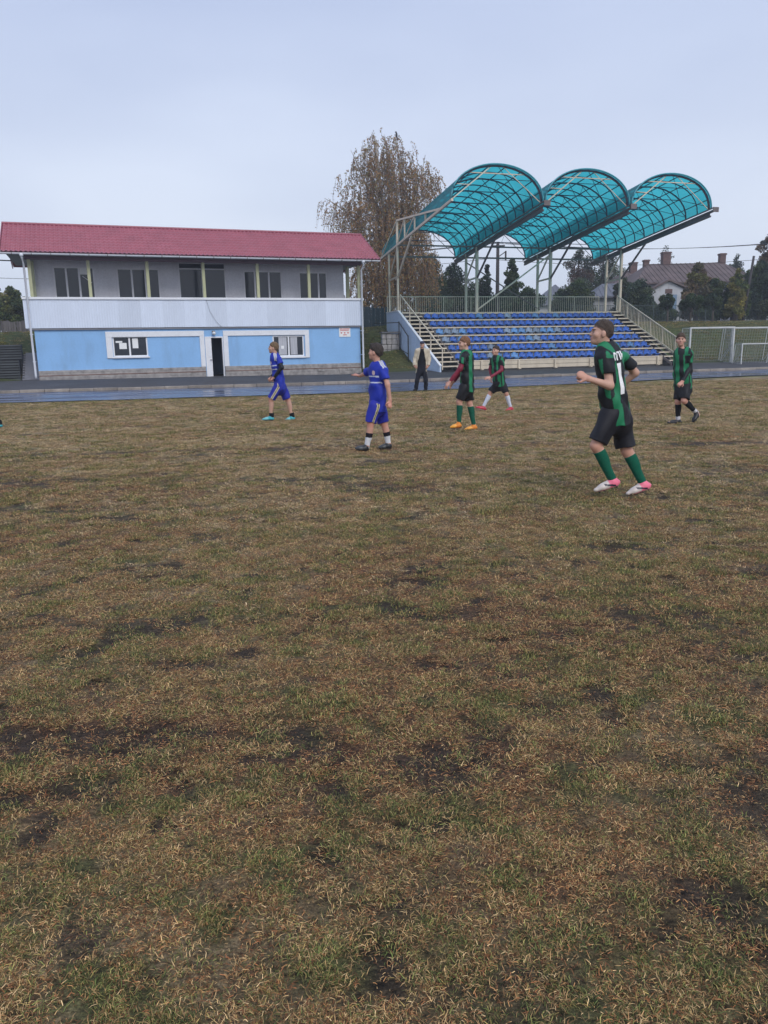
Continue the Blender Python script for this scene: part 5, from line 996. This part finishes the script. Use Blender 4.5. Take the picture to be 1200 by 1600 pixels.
    T.cone(hem, nk-U*.10*sc_, .142*sc_+tk*1.1, .134*sc_+tk, .05, (F, .74), (1, 0)); T.cone(pel+U*.10, nk-U*.12*sc_, .130*sc_+tk, .142*sc_+tk, .04, (F, .70))
    T.cone(nk-U*.075*sc_, nk-U*.045, .066*sc_, .058*sc_, .04); sl = K.get('sleeve', .62)
    for q in 'ab':
        T.cone(nk-U*.10*sc_, J['sh'+q]-U*.012, .062*sc_, .058*sc_, .05)
        e = J['sh'+q]+(J['el'+q]-J['sh'+q])*min(sl, 1.0); T.cone(J['sh'+q]-U*.012, e, .058*sc_+tk*.3, (.060 if sl < 1 else .050)*sc_+tk*.3, .03, None, (0, sl < 1))
        if sl > 1: T.cone(J['el'+q], J['wr'+q], .051*sc_, .038*sc_, .03, None, (0, 1))
    P = T.pts()
    if K.get('sharp', True): T.a = np.maximum(T.a, -((P-hem)@U)-.004)
    T.a = np.maximum(T.a, -(np.linalg.norm(P-(nk+U*.045*sc_), axis=-1)-.064*sc_)); T.a = T.a+wrinkle(P, K.get('wr', .0060), K.get('wf', 27.0), K.get('ph', 0.0)); del P
    ctr = (pel+nk)/2
    def armmask(V):
        m = np.zeros(len(V), int)
        for i, q in enumerate('ab'):
            a = J['sh'+q]; ab = J['el'+q]-a; t = (V-a)@ab/(ab@ab); dd = np.linalg.norm(V-a-np.clip(t, 0, 1.2)[:, None]*ab, axis=1); td = np.abs((V-ctr)@Rr); m[(t > .12) & (dd < .095*sc_)] = i+1
            pass
        return m
    def shirtcol(V):
        x = (V-ctr)@Rr/sc_; y = (V-ctr)@F/sc_; z = (V-ctr)@U/sc_; am = armmask(V); st = K['shirt']
        if st == 'stripes':
            ang = np.degrees(np.arctan2(x, y)); ang = np.where(ang < 0, ang+360, ang); g = np.array((.012, .185, .080)); bk = np.array((.008, .009, .012)); m = np.zeros(len(V), bool)
            for c0, c1 in ((18, 52), (112, 148), (212, 248), (308, 342)): m |= (ang > c0) & (ang < c1)
            if K.get('front5'): m |= (ang > 62) & (ang < 80) | (ang > 280) & (ang < 298)
            C = np.where(m[:, None], g, bk)
            for i, q in enumerate('ab'):
                a = J['sh'+q]; d_ = V-a; fa = d_@F; C[(am == i+1)] = np.where((np.abs(fa[am == i+1]+.025*(1 if K.get('sleevegreen') else -1)) < .022)[:, None], g, bk)
            top = (z > .24) & (np.abs(x) < .17) & (am == 0); ang2 = np.abs(x); C[top] = np.where(((ang2[top] > .06) & (ang2[top] < .125))[:, None], g, bk)
        elif st == 'blue':
            C = np.tile(np.array((.012, .030, .36)), (len(V), 1)); fr2 = y > 0
            for zl in K.get('lines', (.115, .02)): C[(np.abs(z-zl) < .010) & fr2 & (am == 0)] = (.55, .58, .66)
            for i, q in enumerate('ab'):
                a = nk-U*.04*sc_; ab = J['sh'+q]+U*.05*sc_-a; t = (V-a)@ab/(ab@ab); on = (t > .35) & (t < 1.25) & (z > .16); yy = (V-a)@F; C[on & (np.abs(np.abs(yy)-.022) < .009) & ((V-a)@U > -.09)] = (.62, .62, .60); C[on & (np.abs(yy) < .007) & ((V-a)@U > -.09)] = (.62, .62, .60)
            C[(np.linalg.norm(V-(ctr+Rr*(-.07)*sc_+U*.17*sc_+F*.13*sc_), axis=1) < .038*sc_)] = (.60, .45, .45)
            if 'cuff' in K: C[am > 0] = C[am > 0]
        else: C = np.tile(np.array(st), (len(V), 1))
        return C
    V, Fq = T.mesh(); so_ = link('shirt', np_mesh('shirt', V, Fq, PMAT['dull' if K.get('dull') else 'cloth'], shirtcol(V.astype(float)), True), root); sV, sF = V, Fq
    if 'under' in K:                                     # long undershirt sleeves
        for q in K.get('underarms', 'ab'):
            A = Sdf(np.min([J['sh'+q], J['el'+q], J['wr'+q]], 0)-.12, np.max([J['sh'+q], J['el'+q], J['wr'+q]], 0)+.12, h); A.cone(J['sh'+q]+(J['el'+q]-J['sh'+q])*.3, J['el'+q], .052*sc_, .046*sc_, .02); A.cone(J['el'+q], J['wr'+q], .046*sc_, .033*sc_, .02, None, (0, 1)); finish(A, 'undershirt_sleeve', 'cloth', lambda V: np.tile(K['under'], (len(V), 1)), root, .0015)
    # ---------- shorts / trousers
    Q = Sdf(lo, hi, h); Q.cone(pel+U*.07*sc_, pel-U*.07*sc_, .150*sc_, .160*sc_, .03, (F, .74)); lg = K.get('leg', .80)
    for q in 'ab':
        k_ = J['kn'+q]; a_ = J['hi'+q]
        if lg < 1.5: e = a_+(k_-a_)*lg; Q.cone(a_, e, .098*sc_, .092*sc_, .05, None, (0, 1))
        else: Q.cone(a_, k_, .098*sc_, .074*sc_, .05); Q.cone(k_, J['an'+q]+(J['an'+q]-k_)*.06, .074*sc_, .066*sc_, .03, None, (0, 1))
    def shcol(V):
        C = np.tile(np.array(K['shorts']), (len(V), 1))
        if 'stripe' in K:
            y = (V-pel)@F; x = (V-pel)@Rr
            for q in 'ab':
                a = J['hi'+q]; ab = J['kn'+q]-a; t = (V-a)@ab/(ab@ab); cl = V-a-np.clip(t, 0, 1)[:, None]*ab; sgn = np.sign((J['hi'+q]-pel)@Rr); lat = cl@Rr*sgn; fwd_ = cl@F; on = (lat > .045*sc_) & (t > -.15)
                C[on & (np.abs(fwd_) < .019)] = K['stripe']; C[on & (np.abs(fwd_) < .005)] = (.03, .03, .05)
        return C
    finish(Q, 'trousers' if lg > 1.5 else 'shorts', 'dull' if lg > 1.5 else 'cloth', shcol, root, .0070)
    # ---------- socks and boots, one each side
    for q in 'ab':
        k_, n_ = J['kn'+q], J['an'+q]; lo2 = np.min([k_, n_, J['he'+q], J['to'+q]], 0)-.1; hi2 = np.max([k_, n_, J['he'+q], J['to'+q]], 0)+.1
        if K.get('sock'):
            f0 = K.get('sock0', .16); s0 = k_+(n_-k_)*f0; Kk = Sdf(lo2, hi2, h); sh = N_(n_-k_); bk = orth(J['he'+q]-J['to'+q], sh); r0 = (.048+(.034-.048)*f0)*sc_+.006
            Kk.cone(s0, n_+sh*.03, r0, .034*sc_+.006, .02, None, (1, 0)); Kk.ell(k_+(n_-k_)*max(.32, f0+.06)+bk*.022*sc_, (sh, bk, np.cross(sh, bk)), (.11*sc_, .043*sc_, .047*sc_), .03); Pk = Kk.pts(); Kk.a = np.maximum(Kk.a, -((Pk-s0)@sh))
            def sockcol(V):
                C = np.tile(np.array(K['sock']), (len(V), 1)); t = (V-k_)@(n_-k_)/((n_-k_)@(n_-k_))
                for t0, t1, c_ in K.get('bands', ()): C[(t > t0) & (t < t1)] = c_
                return C
            finish(Kk, 'sock', 'sock', sockcol, root, .0008)
        he, to = J['he'+q], J['to'+q]; fd = N_(to-he); fu = orth(n_-(he+to)/2, fd); fs_ = np.cross(fd, fu); L = np.linalg.norm(to-he); Lr = max(L, .22*sc_); to2 = he+fd*Lr if L > .15 else he+fd*Lr; Z = Sdf(np.minimum(lo2, to2-.1), np.maximum(hi2, to2+.1), h*.8)
        hl = he+fu*.034+fd*.025; ball_ = he+fd*Lr*.66+fu*.033; tip = he+fd*(Lr-.028)+fu*.026; Z.cone(hl, ball_, .034, .043, .02, (fu, .8)); Z.cone(ball_, tip, .043, .028, .02, (fu, .72)); Z.cone(hl+fd*.035+fu*.01, ball_+fu*.006-fd*.04, .036, .034, .03); Z.cone(n_+(n_-hl)*.10, hl+fd*.03, .043*sc_, .037, .03, None, (1, 0)); Pz = Z.pts(); Z.a = np.maximum(Z.a, -((Pz-he)@fu)+.002)
        def bootcol(V):
            t = (V-he)@fd/Lr; u_ = (V-he)@fu; C = np.tile(np.array(K['boot']), (len(V), 1))
            if 'boot2' in K: C[t > K.get('bsplit', .45)] = K['boot2']
            C[u_ < .013] = K.get('sole', (.03, .03, .03))
            if 'swoosh' in K: C[(np.abs(u_-.02-.10*(t-.25)) < .010) & (t > .2) & (t < .6)] = K['swoosh']
            return C
        bo, _, _ = finish(Z, 'boot', 'boot', bootcol)
        m_ = MB()
        for ff, rr2 in ((.08, .018), (.16, -.018), (.62, .024), (.66, -.024), (.82, 0)): p = he+fd*Lr*ff+fs_*rr2; m_.tube([p+fu*.004, p-fu*.010], .006, 5)
        tag(m_.build('studs', M['cable'], bo), kind='stuff')
    # ---------- open jacket
    if 'jacket' in K:
        G = Sdf(lo, hi, h); G.cone(pel-U*.16, nk-U*.10, .205, .185, .05, (F, .80), (1, 0)); 
        for q in 'ab': G.cone(nk-U*.07, J['sh'+q], .078, .078, .05); G.cone(J['sh'+q], J['el'+q], .078, .068, .04); G.cone(J['el'+q], J['wr'+q], .068, .056, .03, None, (0, 1))
        P = G.pts(); x = (P-ctr)@Rr; y = (P-ctr)@F; z = (P-ctr)@U; gap = np.abs(x)-(.060+.20*np.clip(.30-z, 0, .45)); G.a = np.maximum(G.a, np.minimum(-gap, y+.0)*1.0) ; G.a = np.maximum(G.a, -(np.linalg.norm(P-(nk+U*.05), axis=-1)-.075)); G.a += wrinkle(P, .005, 18)
        finish(G, 'jacket', 'dull', lambda V: np.tile(K['jacket'], (len(V), 1)))
    # ---------- printed number and name on the back
    if 'number' in K:
        bvh = BVHTree.FromPolygons([tuple(map(float, v)) for v in sV], [tuple(map(int, f)) for f in sF])
        for txt, size, zc, xc, nm in K['number']:
            cu = bpy.data.curves.new('t', 'FONT'); cu.body = txt; cu.size = size; cu.align_x = 'CENTER'; cu.align_y = 'CENTER'; cu.extrude = 0; cu.offset = .004; to_ = bpy.data.objects.new('t', cu); COL.objects.link(to_); bpy.context.view_layer.update(); me = bpy.data.meshes.new_from_object(to_.evaluated_get(bpy.context.evaluated_depsgraph_get())); bpy.data.objects.remove(to_)
            bm = bmesh.new(); bm.from_mesh(me); bmesh.ops.triangulate(bm, faces=bm.faces); bmesh.ops.subdivide_edges(bm, edges=[e for e in bm.edges if e.calc_length() > .03], cuts=4, use_grid_fill=True)
            for v in bm.verts:
                p = ctr+Rr*(xc+v.co.x)*1.0+U*(zc+v.co.y)-F*.6; hit = bvh.ray_cast(Vector(p), Vector(F)); q = hit[0] if hit[0] is not None else Vector(p+F*.45); v.co = q-Vector(F)*.005
            bm.to_mesh(me); bm.free(); me.materials.clear(); me.materials.append(M['paper']); link(nm, me, root)
    return root
GB, GG = 'players in blue kit', 'players in green and black striped kit'
BK = (.007, .007, .010); SKN = (.52, .31, .235)
person('p1', 'player in blue kit with turquoise boots, hands held at the waist', GB, dict(shirt='blue', shorts=(.014, .022, .30), stripe=(.55, .50, .30), hair=(.16, .105, .06), under=(.012, .014, .02), underarms='ab', sock=(.012, .014, .016), sock0=.80, boot=(.05, .36, .42), boot2=(.16, .48, .52), sole=(.02, .05, .06), curla=.7, curlb=.7, lines=(.10, .02), leg=.92, skin=SKN))
person('p2', 'boy in blue kit pointing left with outstretched arm', GB, dict(shirt='blue', shorts=(.014, .022, .32), stripe=(.55, .50, .28), hair=(.045, .035, .03), hairlen=.02, quiff=True, sock=(.66, .67, .70), sock0=.42, bands=((.35, .62, (.014, .012, .018)),), boot=(.014, .016, .02), boot2=(.05, .055, .06), curla=1.1, curlb=.12, palm={'b': (0, 0, -1)}, leg=.95, skin=(.55, .30, .225), hem=.13))
person('p3', 'man in dark clothes with open cream jacket and cap by the track', None, dict(shirt=(.010, .010, .013), dull=True, shorts=(.013, .014, .022), leg=2, jacket=(.52, .46, .36), cap=True, hair=(.1, .1, .1), boot=(.012, .012, .014), curla=.8, curlb=.8, sleeve=1.5, loose=-.004, wr=.001, sock=None), h=.010)
person('p4', 'player in striped shirt with orange boots and maroon sleeves', GG, dict(shirt='stripes', shorts=BK, hair=(.20, .10, .055), under=(.20, .018, .04), sock=(.010, .095, .058), sock0=.16, boot=(.75, .24, .02), boot2=(.85, .38, .05), sole=(.55, .10, .03), curla=.12, curlb=.2, skin=(.56, .34, .26), nod=.12, leg=.84))
person('p5', 'boy in striped shirt with white socks and red boots', GG, dict(shirt='stripes', front5=True, shorts=BK, hair=(.045, .03, .025), under=(.22, .025, .05), sock=(.62, .66, .78), sock0=.14, boot=(.42, .02, .04), boot2=(.50, .03, .06), sole=(.7, .68, .66), curla=.15, curlb=.4, skin=SKN, leg=.86))
person('p6', 'nearest player, striped shirt with white back number, jogging in pink boots', GG, dict(shirt='stripes', sleevegreen=False, shorts=(.009, .009, .014), hair=(.062, .045, .036), hairlen=.007, fadeh=.04, sock=(.008, .105, .062), sock0=.15, boot=(.82, .17, .26), boot2=(.62, .55, .50), bsplit=.42, sole=(.70, .25, .30), swoosh=(.03, .03, .05), curla=1.05, curlb=.8, skin=(.56, .335, .25), leg=.86, wr=.0065, hem=.13, number=[('1', .42, -.02, -.045, 'shirt_number'), ('\u041e\u041f\u042c', .10, .205, -.035, 'shirt_name')]), h=.0062)
person('p7', 'player in striped shirt and black socks walking beside the goals', GG, dict(shirt='stripes', front5=True, shorts=BK, hair=(.075, .05, .035), hairlen=.018, under=(.012, .013, .016), sock=(.012, .013, .016), sock0=.14, bands=((.80, 1.3, (.62, .62, .66)),), boot=(.012, .012, .015), curla=.7, curlb=.6, skin=(.54, .31, .24), leg=.88))
person('p1', 'player cut off by the left picture edge, only a teal boot showing', GB, dict(shirt='blue', shorts=(.014, .022, .30), stripe=(.55, .50, .30), hair=(.10, .07, .05), sock=(.012, .014, .016), sock0=.80, boot=(.03, .30, .33), boot2=(.08, .38, .42), curla=.7, curlb=.7, skin=SKN, ph=2.0), h=.010, base=(-8.30, 16.2, 0))

# ------------------------------------------------------------------ damp autumn air
hb = MB().box(-320, 340, -70, 470, -1.2, 26).build('haze', None); tag(hb, 'thin pale autumn haze over the ground', 'haze', kind='stuff')
hm = bpy.data.materials.new('haze_air'); hm.use_nodes = True; ht = hm.node_tree; ht.nodes.clear(); ho = ht.nodes.new('ShaderNodeOutputMaterial'); hv = ht.nodes.new('ShaderNodeVolumePrincipled')
hv.inputs['Color'].default_value = (.86, .91, 1.0, 1); hv.inputs['Density'].default_value = .0013; hv.inputs['Anisotropy'].default_value = .2; ht.links.new(hv.outputs[0], ho.inputs['Volume']); hb.data.materials.append(hm)
sc.cycles.volume_bounces = 0
